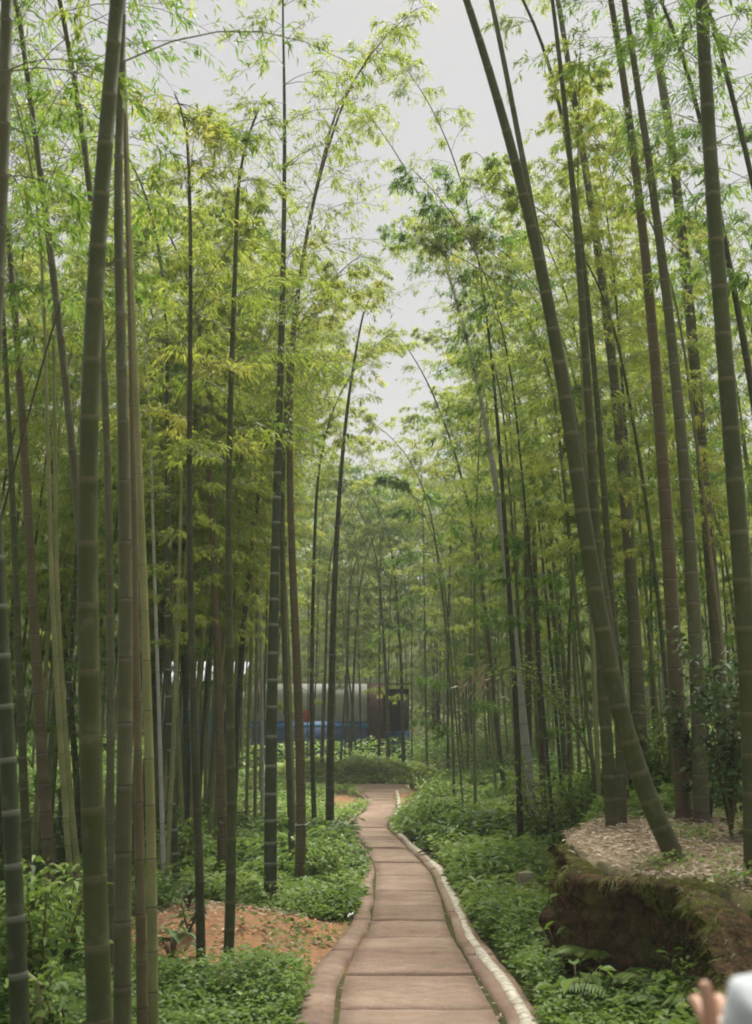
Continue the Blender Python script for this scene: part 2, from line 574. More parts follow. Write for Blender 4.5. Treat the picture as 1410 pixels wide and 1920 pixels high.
def blocks(name, fa, fb, joints, ztop, thick, gap, mat, jitter=0.006, nxs=6, rough=0.004, edge=0.0):
    mb = MB()
    rr = random.Random(5)
    for j in range(len(joints) - 1):
        y0, y1 = joints[j] + gap / 2, joints[j + 1] - gap / 2
        nyy = max(2, int((y1 - y0) / 0.08))
        ys = np.linspace(y0, y1, nyy + 1)
        dz = rr.uniform(-jitter, jitter); tl = rr.uniform(-jitter, jitter); tone = max(0, rr.gauss(0.05, 0.16))
        vs = []
        for i, y in enumerate(ys):
            a, b_ = fa(y), fb(y)
            if edge:
                a = a + (fbm(y, 3.3, 1.7, 3) - .5) * edge * 1.6; b_ = b_ + (fbm(y, 9.3, 1.7, 3) - .5) * edge * 1.6
            xs = np.linspace(a, b_, nxs + 1)
            z = zpath(y) + ztop + dz + tl * (i / nyy - .5)
            ez = 0.012 if i in (0, nyy) else 0
            row = [(a, y, z - thick)]
            for q, x in enumerate(xs):
                e2 = 0.010 if q in (0, nxs) else 0
                row.append((x, y, z + (fbm(x, y, 4, 2) - .5) * rough * 4 - max(ez, e2)))
            row.append((b_, y, z - thick))
            vs += row
        k = nxs + 3
        f = []
        for i in range(nyy):
            for q in range(k - 1):
                f.append((i * k + q, i * k + q + 1, (i + 1) * k + q + 1, (i + 1) * k + q))
        f.append(tuple(range(k))[::-1])
        f.append(tuple(nyy * k + q for q in range(k)))
        mb.add(vs, f, tone=tone)
    return mb.build(name, mat, smooth=False)


def jl(a, b_, lo, hi, seed):
    r = random.Random(seed); out = [a]
    while out[-1] < b_: out.append(out[-1] + r.uniform(lo, hi))
    out[-1] = b_
    return out


YE = float(TAB[-1][0]) - 0.2
pm = blocks('path', lambda y: pc(2, y) + .015, lambda y: pc(3, y) - .02, jl(-3, YE, .5, 1.5, 2), 0.0, .09, .007, M['path'], .008)
tag(pm, kind='structure')
kl = blocks('path_edging', lambda y: pc(1, y), lambda y: pc(2, y) - .012, jl(-3, YE, 1.6, 3.2, 3), 0.012, .12, .006, M['path'], .004, 3, edge=.05)
tag(kl, kind='structure')
kr = blocks('path_edging', lambda y: pc(3, y) + .02, lambda y: pc(6, y), jl(-3, 25.5, 1.2, 2.6, 4), 0.010, .12, .010, M['path'], .005, 4, edge=.04)
tag(kr, kind='structure')
ms_ = blocks('mortar_strip', lambda y: pc(4, y) + .0, lambda y: pc(5, y), jl(-3, YE, 1.5, 4.0, 6), 0.021, .06, .002, M['mortar'], .002, 3, .002, edge=.035)
tag(ms_, kind='structure')
# the stretch that turns off to the left behind the bamboo
mb = MB()
xs = np.linspace(-7, 0.95, 34)
vs = []; k = 9
for x in xs:
    ya = 28.2 + 0.02 * x * x + (x < -1) * 0; yb = ya + 2.6 - .10 * abs(x)
    for q in range(k):
        y = ya + (yb - ya) * q / (k - 1)
        vs.append((x, y, float(zpath(y)) + .004 + float(H(x, y) - zpath(y)) * (0.0 if x > -1 else 1.0) + (0.03 if x <= -1 else 0) - (0.06 if q in (0, k - 1) else 0)))
f = [(i * k + q, i * k + q + 1, (i + 1) * k + q + 1, (i + 1) * k + q) for i in range(len(xs) - 1) for q in range(k - 1)]
mb.add(vs, f, tone=0.1)
tag(mb.build('path_bend', M['path'], smooth=True), kind='structure')

# ------------------------------------------------------------------ earth bank (steep face under the ledge)
m, nt, b = new_mat('bank_soil')
tc = N(nt, 'ShaderNodeTexCoord')
n1 = noise(nt, 3.0, 6, 0.7, tc.outputs['Object']); n2 = noise(nt, 16, 6, 0.7, tc.outputs['Object']); n3 = noise(nt, 2.2, 3, 0.6, tc.outputs['Object'])
so = ramp(nt, n2.outputs['Fac'], [(0.3, (0.018, 0.012, 0.006)), (0.5, (0.08, 0.052, 0.028)), (0.7, (0.18, 0.11, 0.06))])
rd = ramp(nt, n3.outputs['Fac'], [(0.6, 0.0), (0.74, 0.6)])
base = mix(nt, rd.outputs[0], so.outputs[0], (0.24, 0.09, 0.03))
mo = ramp(nt, n1.outputs['Fac'], [(0.5, 0.0), (0.62, 0.8)])
base = mix(nt, mo.outputs[0], base, (0.105, 0.118, 0.026))
nt.links.new(base, b.inputs['Base Color'])
b.inputs['Roughness'].default_value = 0.95
b.inputs['Specular IOR Level'].default_value = 0.08
bump(nt, b, n2.outputs['Fac'], 1.0, 0.05)
M['bank'] = m
edge_pts = np.array([(1.62, 4.6), (1.72, 5.4), (1.88, 6.1), (1.92, 6.55), (1.66, 6.85), (1.40, 7.15), (1.37, 7.6), (1.38, 8.1), (1.45, 8.6), (1.62, 9.1)])
tt = np.linspace(0, len(edge_pts) - 1, 150)
ex = np.interp(tt, np.arange(len(edge_pts)), edge_pts[:, 0]); ey = np.interp(tt, np.arange(len(edge_pts)), edge_pts[:, 1])
kk = np.ones(9) / 9
ex = np.convolve(np.pad(ex, 4, 'edge'), kk, 'valid'); ey = np.convolve(np.pad(ey, 4, 'edge'), kk, 'valid')
tx = np.gradient(ex); ty = np.gradient(ey); ln = np.hypot(tx, ty); nxo, nyo = -ty / ln, tx / ln   # outward (to the left/path)
rows = 46
vs = []; mossw = []
for j in range(rows):
    t = j / (rows - 1)
    for i in range(len(ex)):
        topz = float(H(ex[i] + .35 - 0 * nyo[i], ey[i]))
        topz = max(topz, 0.45)
        botz = float(zpath(ey[i])) - 0.12
        if t < 0.78:      # face
            q = t / 0.78
            z = botz + (topz - 0.02 - botz) * q
            out = 0.07 * (1 - q) ** 1.4 + 0.05 * math.sin(q * 6 + ey[i] * 3) + 0.03 * q ** 4
        else:             # lip rolling back onto the plateau
            q = (t - 0.78) / 0.22
            z = topz - 0.02 + 0.03 * math.sin(q * math.pi) - 0.05 * q
            out = 0.08 - 0.30 * q
        nn = (fbm(ey[i] * 1.0 + z * 1.7, z * 2.2 + ex[i], 3.6, 5) - .5) * 0.26 * (1 - max(0, (t - .85) / .15))
        gul = (fbm(ey[i] + 5, ex[i] + z * .25, 6.0, 4) - .5) * 0.2 * (1 if t < .78 else max(0, 1 - (t - .78) / .12))
        o_ = out + nn + gul
        et = max(0.0, (i / (len(ex) - 1) - .80) / .20)
        z -= et * (.10 + .35 * t); o_ -= et * .22
        vs.append((ex[i] + nxo[i] * o_, ey[i] + nyo[i] * o_, z))
nI = len(ex)
f = [(j * nI + i, j * nI + i + 1, (j + 1) * nI + i + 1, (j + 1) * nI + i) for j in range(rows - 1) for i in range(nI - 1)]
bank = mesh_obj('earth_bank', vs, f, M['bank'], smooth=True)
tag(bank, kind='structure')
BV = np.array(vs).reshape(rows, nI, 3)


# ------------------------------------------------------------------ leaves
def leaf_arrays(c, d, n, ln, wd, droop=0.0, oval=False):
    """c base (N,3), d direction, n normal; returns verts, faces. Narrow = 1 quad, oval = 6-gon"""
    d = d / (np.linalg.norm(d, axis=1, keepdims=True) + 1e-9)
    s = np.cross(d, n); s /= np.linalg.norm(s, axis=1, keepdims=True) + 1e-9
    nn = np.cross(s, d)
    ln = ln[:, None]; wd = wd[:, None]
    if not oval:
        v = np.stack([c, c + d * ln * .38 + s * wd * .5 + nn * ln * .05, c + d * ln - nn * ln * .06 - np.array([0, 0, 1]) * ln * droop, c + d * ln * .38 - s * wd * .5 + nn * ln * .05], 1)
        k = 4
    else:
        v = np.stack([c, c + d * ln * .28 + s * wd * .46 + nn * ln * .07, c + d * ln * .65 + s * wd * .36 + nn * ln * .05, c + d * ln - nn * ln * .10 - np.array([0, 0, 1]) * ln * droop,
                      c + d * ln * .65 - s * wd * .36 + nn * ln * .05, c + d * ln * .28 - s * wd * .46 + nn * ln * .07], 1)
        k = 6
    N_ = len(c)
    f = np.arange(N_ * k).reshape(N_, k)
    return v.reshape(-1, 3), f, k


def leaves_obj(name, parts, mat, parent=None):
    """parts: list of (verts, faces, k, lv)"""
    V = []; Fc = []; A = []; n0 = 0
    for v, f, k, lv in parts:
        V.append(v); Fc.append(f + n0); A.append(np.repeat(lv, k)); n0 += len(v)
    ks = set(f.shape[1] for f in Fc)
    Vv = np.concatenate(V); Aa = np.clip(np.concatenate(A), 0, 1)
    if len(ks) == 1:
        return mesh_obj(name, Vv, np.concatenate(Fc), mat, parent, attrs={'lv': Aa})
    fl = [tuple(r) for f in Fc for r in f.tolist()]
    return mesh_obj(name, Vv, fl, mat, parent, attrs={'lv': Aa})


def rand_dir(n, rng, zlo=-1, zhi=1):
    th = rng.uniform(0, 2 * math.pi, n); z = rng.uniform(zlo, zhi, n)
    r = np.sqrt(np.clip(1 - z * z, 0, 1))
    return np.stack([r * np.cos(th), r * np.sin(th), z], 1)


def sprays(bases, dirs, blen, rng, ntw=9, nlf=9, lsize=.10, lw=.016, spread=.5):
    """vectorised: branches (B) -> twigs -> leaves. returns branch polylines and leaf arrays"""
    B = len(bases)
    hd = dirs.copy(); hd[:, 2] = 0; hd /= np.linalg.norm(hd, axis=1, keepdims=True) + 1e-9
    side = np.stack([-hd[:, 1], hd[:, 0], np.zeros(B)], 1)
    up = dirs[:, 2]

    def bp(tau, b=None):   # tau (B,K)
        bl = blen[:, None]
        hor = tau * bl
        ver = bl * (up[:, None] * tau * 1.25 - 0.62 * tau ** 2)
        return bases[:, None, :] + hd[:, None, :] * hor[..., None] + np.array([0, 0, 1.0]) * ver[..., None]
    lines = bp(np.tile(np.linspace(0, 1, 6), (B, 1)))
    tau = rng.uniform(0.12, 1.0, (B, ntw)) ** 0.8
    tb = bp(tau)
    sgn = rng.choice([-1, 1], (B, ntw))
    td = hd[:, None, :] * rng.uniform(.4, 1.0, (B, ntw, 1)) + side[:, None, :] * (sgn * rng.uniform(.2, 1.0, (B, ntw)))[..., None]
    td[..., 2] += rng.uniform(-.35, .35, (B, ntw))
    td /= np.linalg.norm(td, axis=2, keepdims=True)
    tl = rng.uniform(.12, .42, (B, ntw)) * spread * 2 * np.clip(blen[:, None] / 1.2, .5, 1.2)
    # leaves along twig
    q = rng.uniform(.25, 1.0, (B, ntw, nlf))
    lc = tb[:, :, None, :] + td[:, :, None, :] * (tl[:, :, None] * q)[..., None]
    lc[..., 2] -= (tl[:, :, None] * q ** 2) * .35
    lc += rng.normal(0, .018, lc.shape)
    ld = td[:, :, None, :] + rng.normal(0, .55, lc.shape)
    ld[..., 2] -= rng.uniform(.1, .7, q.shape)
    nn = rng.normal(0, .45, lc.shape); nn[..., 2] += 1
    M_ = B * ntw * nlf
    lc = lc.reshape(M_, 3); ld = ld.reshape(M_, 3); nn = nn.reshape(M_, 3)
    ln = rng.uniform(.7, 1.25, M_) * lsize; wd = ln * (lw / lsize) * rng.uniform(.8, 1.3, M_)
    blv = np.repeat(rng.normal(.45, .16, B), ntw * nlf)
    lv = blv + rng.normal(0, .13, M_)
    v, f, k = leaf_arrays(lc, ld, nn, ln, wd, .12)
    tw = np.stack([tb.reshape(-1, 3), (tb + td * tl[..., None] * .7).reshape(-1, 3)], 1)
    return lines, tw, (v, f, k, lv)


def branch_mesh(lines, r0=.006, twigs=None):
    """thin 3-sided tubes, vectorised"""
    B, K, _ = lines.shape
    t = np.gradient(lines, axis=1)
    t /= np.linalg.norm(t, axis=2, keepdims=True) + 1e-9
    a = np.cross(t, np.array([0.13, 0.21, 1.0])); a /= np.linalg.norm(a, axis=2, keepdims=True) + 1e-9
    b_ = np.cross(t, a)
    rad = np.linspace(r0, r0 * .3, K)[None, :, None]
    V = np.stack([lines + rad * (math.cos(x) * a + math.sin(x) * b_) for x in (0, 2.1, 4.2)], 2)  # B,K,3,3
    idx = np.arange(B * K * 3).reshape(B, K, 3)
    fs = []
    for j in range(3):
        k = (j + 1) % 3
        fs.append(np.stack([idx[:, :-1, j], idx[:, :-1, k], idx[:, 1:, k], idx[:, 1:, j]], -1).reshape(-1, 4))
    V = V.reshape(-1, 3); Fq = np.concatenate(fs)
    if twigs is not None and len(twigs):
        n0 = len(V)
        p, q = twigs[:, 0], twigs[:, 1]
        o1 = np.array([r0 * .3, 0, 0]); o2 = np.array([0, 0, r0 * .3])
        Vt = np.stack([p - o1, p + o1, q, p + o2, p - o2, q], 1)
        Vt = np.stack([p - o1, p + o1, q + o1 * .4, q - o1 * .4, p - o2, p + o2, q + o2 * .4, q - o2 * .4], 1)
        ii = np.arange(len(p) * 8).reshape(-1, 8) + n0
        V = np.concatenate([V, Vt.reshape(-1, 3)])
        Fq = np.concatenate([Fq, ii[:, :4], ii[:, 4:]])
    return V, Fq


# ------------------------------------------------------------------ bamboo
def extend_curve(pts, L, bend_dir, arch=0.5, rng=None):
    """pts world (n,3) bottom->top; extend to arclength L, bending over towards bend_dir in the last part"""
    pts = [np.array(p, float) for p in pts]
    s = sum(np.linalg.norm(pts[i + 1] - pts[i]) for i in range(len(pts) - 1))
    d = pts[-1] - pts[-3]; d /= np.linalg.norm(d)
    if s >= L: return np.array(pts)
    step = 0.25
    rem = L - s; n = max(3, int(rem / step))
    for i in range(n):
        q = (s + rem * i / n) / L
        k = arch * max(0, (q - .45) / .55) ** 1.5 * (step / 1.0)
        d = d + np.array([bend_dir[0], bend_dir[1], -0.55 * max(0, q - .75) * 2]) * k
        d /= np.linalg.norm(d)
        pts.append(pts[-1] + d * rem / n)
    return np.array(pts)


def resample(pts, step):
    seg = np.linalg.norm(np.diff(pts, axis=0), axis=1)
    s = np.concatenate([[0], np.cumsum(seg)])
    return s, seg


def culm_geo(pts, r_of, inter, sides=12, foot=True, seed=0, wide=False):
    """tube with bulged nodes. inter = (first internode, max internode). returns verts, faces, attrs, node arclengths, interp function"""
    rr = random.Random(seed)
    seg = np.linalg.norm(np.diff(pts, axis=0), axis=1)
    s = np.concatenate([[0], np.cumsum(seg)]); L = s[-1]
    at = lambda q: np.stack([np.interp(q, s, pts[:, i]) for i in range(3)], -1)
    nodes = []; q = inter[0] * .6; k = 0
    while q < L - .05:
        nodes.append(q)
        k += 1
        frac = q / L
        st = min(inter[1], inter[0] + .022 * k) * (1 - .35 * max(0, frac - .6))
        q += st * rr.uniform(.94, 1.06)
    S_, Rm, ring, wax, tone = [0.0], [1.25 if foot else 1.0], [0], [0], [rr.random()]
    tcur = tone[0]
    if foot:
        S_.append(.03); Rm.append(1.08); ring.append(0); wax.append(0); tone.append(tcur)
    for q in nodes:
        r = r_of(q)
        w_ = max(.0028, min(.0065, r * .13)) if wide is False else max(.004, min(.009, r * .18))
        tn = rr.random()
        rows_ = [(-5.5 * w_, 1.0, 0, 0, tcur), (-1.3 * w_, 1.0, 0, 1, tcur), (-.5 * w_, 1.02, .4, 1, tcur), (0, 1.075, 1, .6, tcur), (.35 * w_, 1.01, .9, .2, tn), (.8 * w_, 1.03, .1, .1, tn), (1.6 * w_, .985, 0, 0, tn)]
        for o_, m_, rg, wx, t_ in rows_:
            if q + o_ <= S_[-1] + .001 or q + o_ > L - .01: continue
            S_.append(q + o_); Rm.append(m_); ring.append(rg); wax.append(wx); tone.append(t_)
        tcur = tn
    S_.append(L); Rm.append(1); ring.append(0); wax.append(0); tone.append(tcur)
    S_ = np.array(S_)
    cpts = at(S_)
    t, a, b_ = frames(cpts)
    rad = np.array([r_of(x) for x in S_]) * np.array(Rm)
    th = np.linspace(0, 2 * math.pi, sides, endpoint=False)
    v = cpts[:, None, :] + rad[:, None, None] * (np.cos(th)[None, :, None] * a[:, None, :] + np.sin(th)[None, :, None] * b_[:, None, :])
    n = len(S_)
    idx = np.arange(n * sides).reshape(n, sides)
    i2 = np.roll(idx, -1, axis=1)
    fq = np.stack([idx[:-1], i2[:-1], i2[1:], idx[1:]], -1).reshape(-1, 4)
    rep = lambda x: np.repeat(np.asarray(x, float), sides)
    attrs = {'ring': rep(ring), 'wax': rep(wax), 'tone': rep(tone), 'foot': rep(np.clip(1 - S_ / .22, 0, 1) if foot else S_ * 0)}
    return v.reshape(-1, 3), fq, attrs, nodes, at, L


def crown(root, at, L, nodes, r_of, start, rng, dens=1.0, blmax=1.5, lsize=.10, lw=.017, leaf='leaf_y', twigs=False, nlf=9, ntw=9, only=None):
    sel = [q for q in nodes if q > start]
    bases = []; dirs = []; bl = []
    az = rng.uniform(0, 6.28)
    for q in sel:
        t = (q - start) / (L - start)
        prof = (0.45 + 1.1 * t) if t < .3 else (0.78 - .0 + .22 * (1 - abs(t - .35))) * (1 - .72 * max(0, (t - .35) / .65) ** 1.2)
        az += math.pi + rng.normal(0, .35)
        nb = 2 if rng.random() < dens else 1
        if dens < .5 and rng.random() > dens * 2: continue
        for s_ in range(nb):
            aa = az + s_ * rng.uniform(.5, 1.2)
            el = rng.uniform(.35, .85)
            bases.append(at(q)); dirs.append((math.cos(aa), math.sin(aa), el)); bl.append(blmax * prof * rng.uniform(.65, 1.15))
    # leader tuft at the tip
    for s_ in range(5):
        aa = rng.uniform(0, 6.28)
        bases.append(at(L * rng.uniform(.95, 1.0))); dirs.append((math.cos(aa), math.sin(aa), rng.uniform(-.1, .5))); bl.append(blmax * .3)
    if not bases: return
    lines, tw, lf = sprays(np.array(bases), np.array(dirs), np.array(bl), rng, ntw, nlf, lsize, lw)
    v, f = branch_mesh(lines, .0052 if twigs else .006, tw if twigs else None)
    mesh_obj('branches', v, f, M['branch'], root)
    leaves_obj('foliage', [lf], M[leaf], root)


def bamboo_px(label, mat, pts, wb, wt, D=None, H_=13.0, start=6.0, inter=(.16, .29), sides=14, arch=.5, bend=None, dens=1.0, leaf='leaf_y',
              blmax=1.35, twigs=True, deg=3, nlf=11, ntw=9, group=None, cat='bamboo', lean_y=0.0, extra=None, name='bamboo', lsize=.088):
    """pts in photo pixels from the foot upward; the culm stands at distance D (found from its foot when that is in view)"""
    if D is None: D = ground_hit(*pts[0])
    wp = []
    for i, (px, py) in enumerate(pts):
        wp.append(P(px, py, D + lean_y * i / len(pts)))
    wp = np.array(wp)
    z = wp[:, 2]
    dg = min(deg, len(pts) - 1)
    cx = np.polyfit(z, wp[:, 0], dg); 
    z0 = z[0]
    x0 = np.polyval(cx, z0)
    gz = float(H(x0, D))
    if z0 - gz > .02:   # carry it down to the ground along its own line
        sl = np.polyval(np.polyder(cx), z0) * .7
        low = [np.array([x0 - sl * (z0 - zz), D, zz]) for zz in np.linspace(gz - .03, z0, max(2, int((z0 - gz) / .4) + 1))[:-1]]
    else:
        low = []
    zs = np.arange(z0, z[-1], .35)
    up = [np.array([np.polyval(cx, q), np.interp(q, z, wp[:, 1]), q]) for q in zs]
    P3 = low + up
    base = P3[0]
    s1 = sum(np.linalg.norm(P3[i + 1] - P3[i]) for i in range(len(P3) - 1))
    if bend is None:
        sl = np.polyval(np.polyder(cx), z[-1])
        bend = (math.copysign(1, -x0) if abs(sl) < .03 else math.copysign(1, sl), random.uniform(-.3, .3))
    Lx = max(H_, s1 + .4)
    curve = extend_curve(P3, Lx, bend, arch)
    kpx = D / (F * 1.03) / 2
    r0, r1 = wb * kpx, wt * kpx
    r_of = lambda s: float(np.interp(s, [0, s1, Lx], [r0, r1, min(r1 * .5, .006)]))
    root = empty(name, tuple(base))
    tag(root, label, cat, group)
    seed = int(abs(pts[0][0]) * 7 + pts[0][1]) % 9973
    v, f, at_, nodes, at, L = culm_geo(curve, r_of, inter, sides, True, seed)
    mesh_obj('culm', v, f, M[mat], root, smooth=True, attrs=at_)
    rng = np.random.default_rng(seed)
    if dens > 0:
        crown(root, at, L, nodes, r_of, start, rng, dens, blmax, lsize, lsize * .17, leaf, twigs, nlf, ntw)
    if extra: extra(root, at, nodes, rng)
    return root


def side_branches(specs, leaf='leaf_g'):
    """a few bare branches: (height, azimuth deg, rise, length)"""
    def fn(root, at, nodes, rng):
        for (h_, az, el, bl) in specs:
            q = min(nodes, key=lambda n_: abs(n_ - h_))
            lines, tw, lf = sprays(np.array([at(q)]), np.array([(math.cos(R(az)), math.sin(R(az)), el)]), np.array([bl]), rng, 7, 6, .09, .015, .5)
            v, f = branch_mesh(lines, .006, tw)
            o = mesh_obj('branch', v, f, M['branch'], root)
            lo = leaves_obj('foliage', [lf], M[leaf], root)
            lo.parent = o
    return fn


NB = bamboo_px
# ---- left foreground
NB('thick smooth green bamboo with pale rings, the largest culm in the left foreground', 'c_green',
   [(187, 1915), (181, 1740), (172, 1500), (167, 1300), (166, 1100), (167, 850), (174, 600), (182, 466), (192, 340), (203, 213), (212, 106), (219, 0)], 47, 31, D=4.3, start=8.6, inter=(.20, .275), sides=24, deg=4, dens=.8, bend=(.7, -.2))
NB('grey bamboo with dark rings just right of the thick green culm', 'c_grey',
   [(230, 1920), (229, 1700), (232, 1500), (236, 1300), (235, 1000), (229, 750), (223, 520), (222, 400), (224, 290), (230, 110)], 34, 17, D=4.75, start=8.2, inter=(.20, .29), sides=20, deg=4, dens=.6,
   extra=side_branches([(5.1, 25, .75, 1.3), (5.7, 200, .2, 1.1)]))
NB('pale olive bamboo behind and right of the grey ringed culm', 'c_pale',
   [(288, 1915), (284, 1700), (279, 1500), (276, 1300), (272, 1100), (262, 900), (253, 700), (244, 500), (238, 300), (236, 180)], 21, 9, D=5.9, start=6.6, inter=(.17, .27), sides=16, dens=.7)
NB('slim brown bamboo squeezed between the grey culm and the pale olive culm', 'c_brown',
   [(268, 1915), (262, 1700), (259, 1400), (256, 1200), (250, 950), (246, 700), (240, 500)], 22, 8, D=5.6, start=6.4, inter=(.17, .28), sides=14, dens=.5)
NB('white ringed dark green bamboo at the left edge of the picture', 'c_waxy',
   [(38, 1915), (30, 1750), (20, 1500), (8, 1300), (-2, 1100), (-15, 850), (-30, 500)], 36, 20, D=4.9, start=7.0, inter=(.20, .24), sides=20, dens=.7, leaf='leaf_g')
NB('grey bamboo cut off by the upper left corner of the picture', 'c_grey',
   [(-62, 1700), (-40, 1200), (-18, 800), (-4, 500), (6, 250), (12, 0)], 36, 26, D=4.6, start=4.2, inter=(.2, .29), sides=18, dens=.9, leaf='leaf_g')
NB('bluish green bamboo leaning left, crossing behind the thick green culm', 'c_grey',
   [(172, 1700), (165, 1300), (152, 1000), (140, 880), (125, 720), (105, 600), (85, 380), (60, 200), (40, 50)], 19, 13, D=7.4, start=4.8, inter=(.18, .30), sides=14, dens=1, leaf='leaf_g', H_=12)
NB('grey bamboo left of the thick green culm near the top, arching left', 'c_grey',
   [(208, 1700), (204, 1300), (203, 960), (198, 640), (178, 450), (162, 330), (148, 220), (125, 50)], 16, 13, D=7.2, start=5.0, inter=(.18, .29), sides=14, dens=1, leaf='leaf_g', H_=12)
NB('reddish brown bamboo with dark rings near the left edge', 'c_brown',
   [(100, 1715), (88, 1560), (75, 1400), (68, 1200), (58, 1050), (48, 880), (38, 740), (27, 580), (15, 430)], 24, 12, D=None, start=5.0, inter=(.16, .30), sides=14, dens=.9, leaf='leaf_g', H_=11)
NB('leaning yellow green bamboo, left one of a pair beside the thick green culm', 'c_pale',
   [(140, 1745), (130, 1620), (118, 1450), (106, 1300), (98, 1100), (92, 900)], 12, 8, start=5.5, H_=11, leaf='leaf_g')
NB('leaning yellow green bamboo, right one of a pair beside the thick green culm', 'c_pale',
   [(155, 1720), (143, 1600), (128, 1450), (117, 1300), (108, 1100), (104, 900)], 12, 8, start=5.5, H_=11)
NB('olive bamboo between the white ringed culm and the reddish brown one', 'c_green',
   [(58, 1740), (50, 1600), (42, 1400), (36, 1250), (26, 1000), (15, 760)], 18, 10, start=5, H_=11, leaf='leaf_g')
NB('dull green bamboo immediately left of the thick green culm, low down', 'c_green',
   [(150, 1610), (146, 1500), (138, 1380), (124, 1250), (112, 1100), (100, 900)], 14, 8, start=5, H_=11, leaf='leaf_g')
# ---- left middle
NB('thin dark brown bamboo standing in front of the red earth mound', 'c_dark',
   [(377, 1842), (374, 1650), (368, 1450), (360, 1250), (355, 1000), (356, 800), (358, 550), (355, 380), (350, 240)], 18, 6, start=3.8, inter=(.15, .30), dens=.8, H_=7.0, deg=4, blmax=1.1, lsize=.068, nlf=15, ntw=11)
NB('straight olive bamboo at the near edge of the red earth mound', 'c_green',
   [(428, 1812), (432, 1600), (434, 1400), (430, 1200), (428, 1000), (431, 800), (436, 650), (441, 500), (445, 350)], 20, 8, start=3.6, inter=(.15, .30), dens=.8, H_=7.2, deg=4, blmax=1.1, lsize=.068, nlf=15, ntw=11)
NB('white ringed green bamboo with a red brown foot on the red mound', 'c_waxy',
   [(507, 1702), (508, 1500), (510, 1300), (513, 1180), (517, 1000), (521, 850), (526, 700), (530, 550), (533, 400), (532, 150), (530, 20)], 25, 5, start=5.0, inter=(.15, .30), dens=.9, H_=12.2, deg=4, bend=(.3, 0), arch=.2)
NB('brown barked bamboo right of the white ringed culm, fading up into leaves', 'c_brown',
   [(563, 1662), (562, 1500), (558, 1300), (552, 1100), (547, 950), (543, 800), (547, 620), (575, 450), (600, 340), (640, 200)], 20, 5, start=5.4, inter=(.15, .30), dens=.6, H_=12.5, deg=4)
NB('slender bamboo leaning right above the path, behind the white ringed culm', 'c_grey',
   [(548, 1640), (540, 1400), (533, 1200), (530, 1000), (534, 820), (545, 640), (565, 500), (590, 370), (620, 240)], 13, 5, start=5.4, dens=.6, H_=12.5, deg=4)
NB('light brown bamboo with dark rings behind the straight olive one', 'c_brown',
   [(417, 1650), (415, 1500), (411, 1350), (405, 1150), (399, 1000), (388, 820), (378, 650)], 19, 8, start=4.4, dens=.8, H_=10)
NB('bluish bamboo with white rings standing behind the left end of the mound', 'c_waxy',
   [(336, 1690), (328, 1600), (320, 1480), (315, 1330), (318, 1150), (314, 1000), (311, 850), (314, 650)], 15, 8, start=4.5, dens=.8, H_=10.3)
NB('thin bamboo leaning left above the bluish white ringed culm', 'c_dark',
   [(352, 1610), (350, 1450), (344, 1250), (336, 1080), (320, 920), (303, 820), (290, 740), (276, 640)], 13, 6, start=4.4, dens=.8, H_=10.3)
NB('straight whitish bamboo right of the dark trunks at left', 'c_white',
   [(307, 1668), (303, 1500), (297, 1300), (292, 1150), (286, 950)], 9, 6, start=4.4, dens=.8, H_=10.3)
NB('pale lime bamboo close beside the bluish white ringed culm', 'c_pale',
   [(348, 1640), (340, 1500), (331, 1300), (325, 1150), (320, 1000)], 9, 6, start=4.4, dens=.8, H_=10.3)
NB('dark bamboo leaning right, crossing in front of the pale slender trio', 'c_dark',
   [(437, 1600), (441, 1450), (448, 1300), (456, 1180), (467, 1060), (482, 950), (495, 860), (507, 770)], 12, 8, start=4.5, dens=.7, H_=10.5)
trio = 'three pale slender bamboos left of the white ringed culm'
NB('pale slender bamboo, left one of the close trio by the white ringed culm', 'c_pale', [(462, 1560), (465, 1400), (470, 1250), (474, 1080)], 7, 6, start=4.5, dens=.8, H_=10.5, group=trio)
NB('pale slender bamboo, middle one of the close trio by the white ringed culm', 'c_pale', [(478, 1555), (479, 1400), (481, 1250), (482, 1080)], 7, 6, start=4.5, dens=.8, H_=10.5, group=trio)
NB('pale slender bamboo, right one of the close trio by the white ringed culm', 'c_white', [(490, 1560), (492, 1400), (490, 1250), (487, 1080)], 7, 6, start=4.5, dens=.8, H_=10.5, group=trio)
NB('smooth olive bamboo beside the path, arching right to a drooping tip in the sky gap', 'c_green',
   [(618, 1563), (620, 1400), (624, 1200), (629, 1050), (637, 920), (646, 820), (656, 730), (668, 650), (681, 590)], 17, 4, start=7.6, inter=(.2, .32), dens=.45, H_=11.6, deg=4, arch=.6, bend=(1, 0), blmax=1.0, lsize=.12)
NB('slim olive bamboo between the brown barked one and the arching one', 'c_green',
   [(590, 1552), (586, 1400), (584, 1250), (588, 1100), (592, 950)], 10, 6, start=7, dens=.6, H_=11)
NB('yellow green bamboo just right of the white ringed culm', 'c_pale',
   [(552, 1600), (548, 1450), (543, 1300), (536, 1150), (530, 1020), (516, 900)], 11, 7, start=6.5, dens=.7, H_=12)
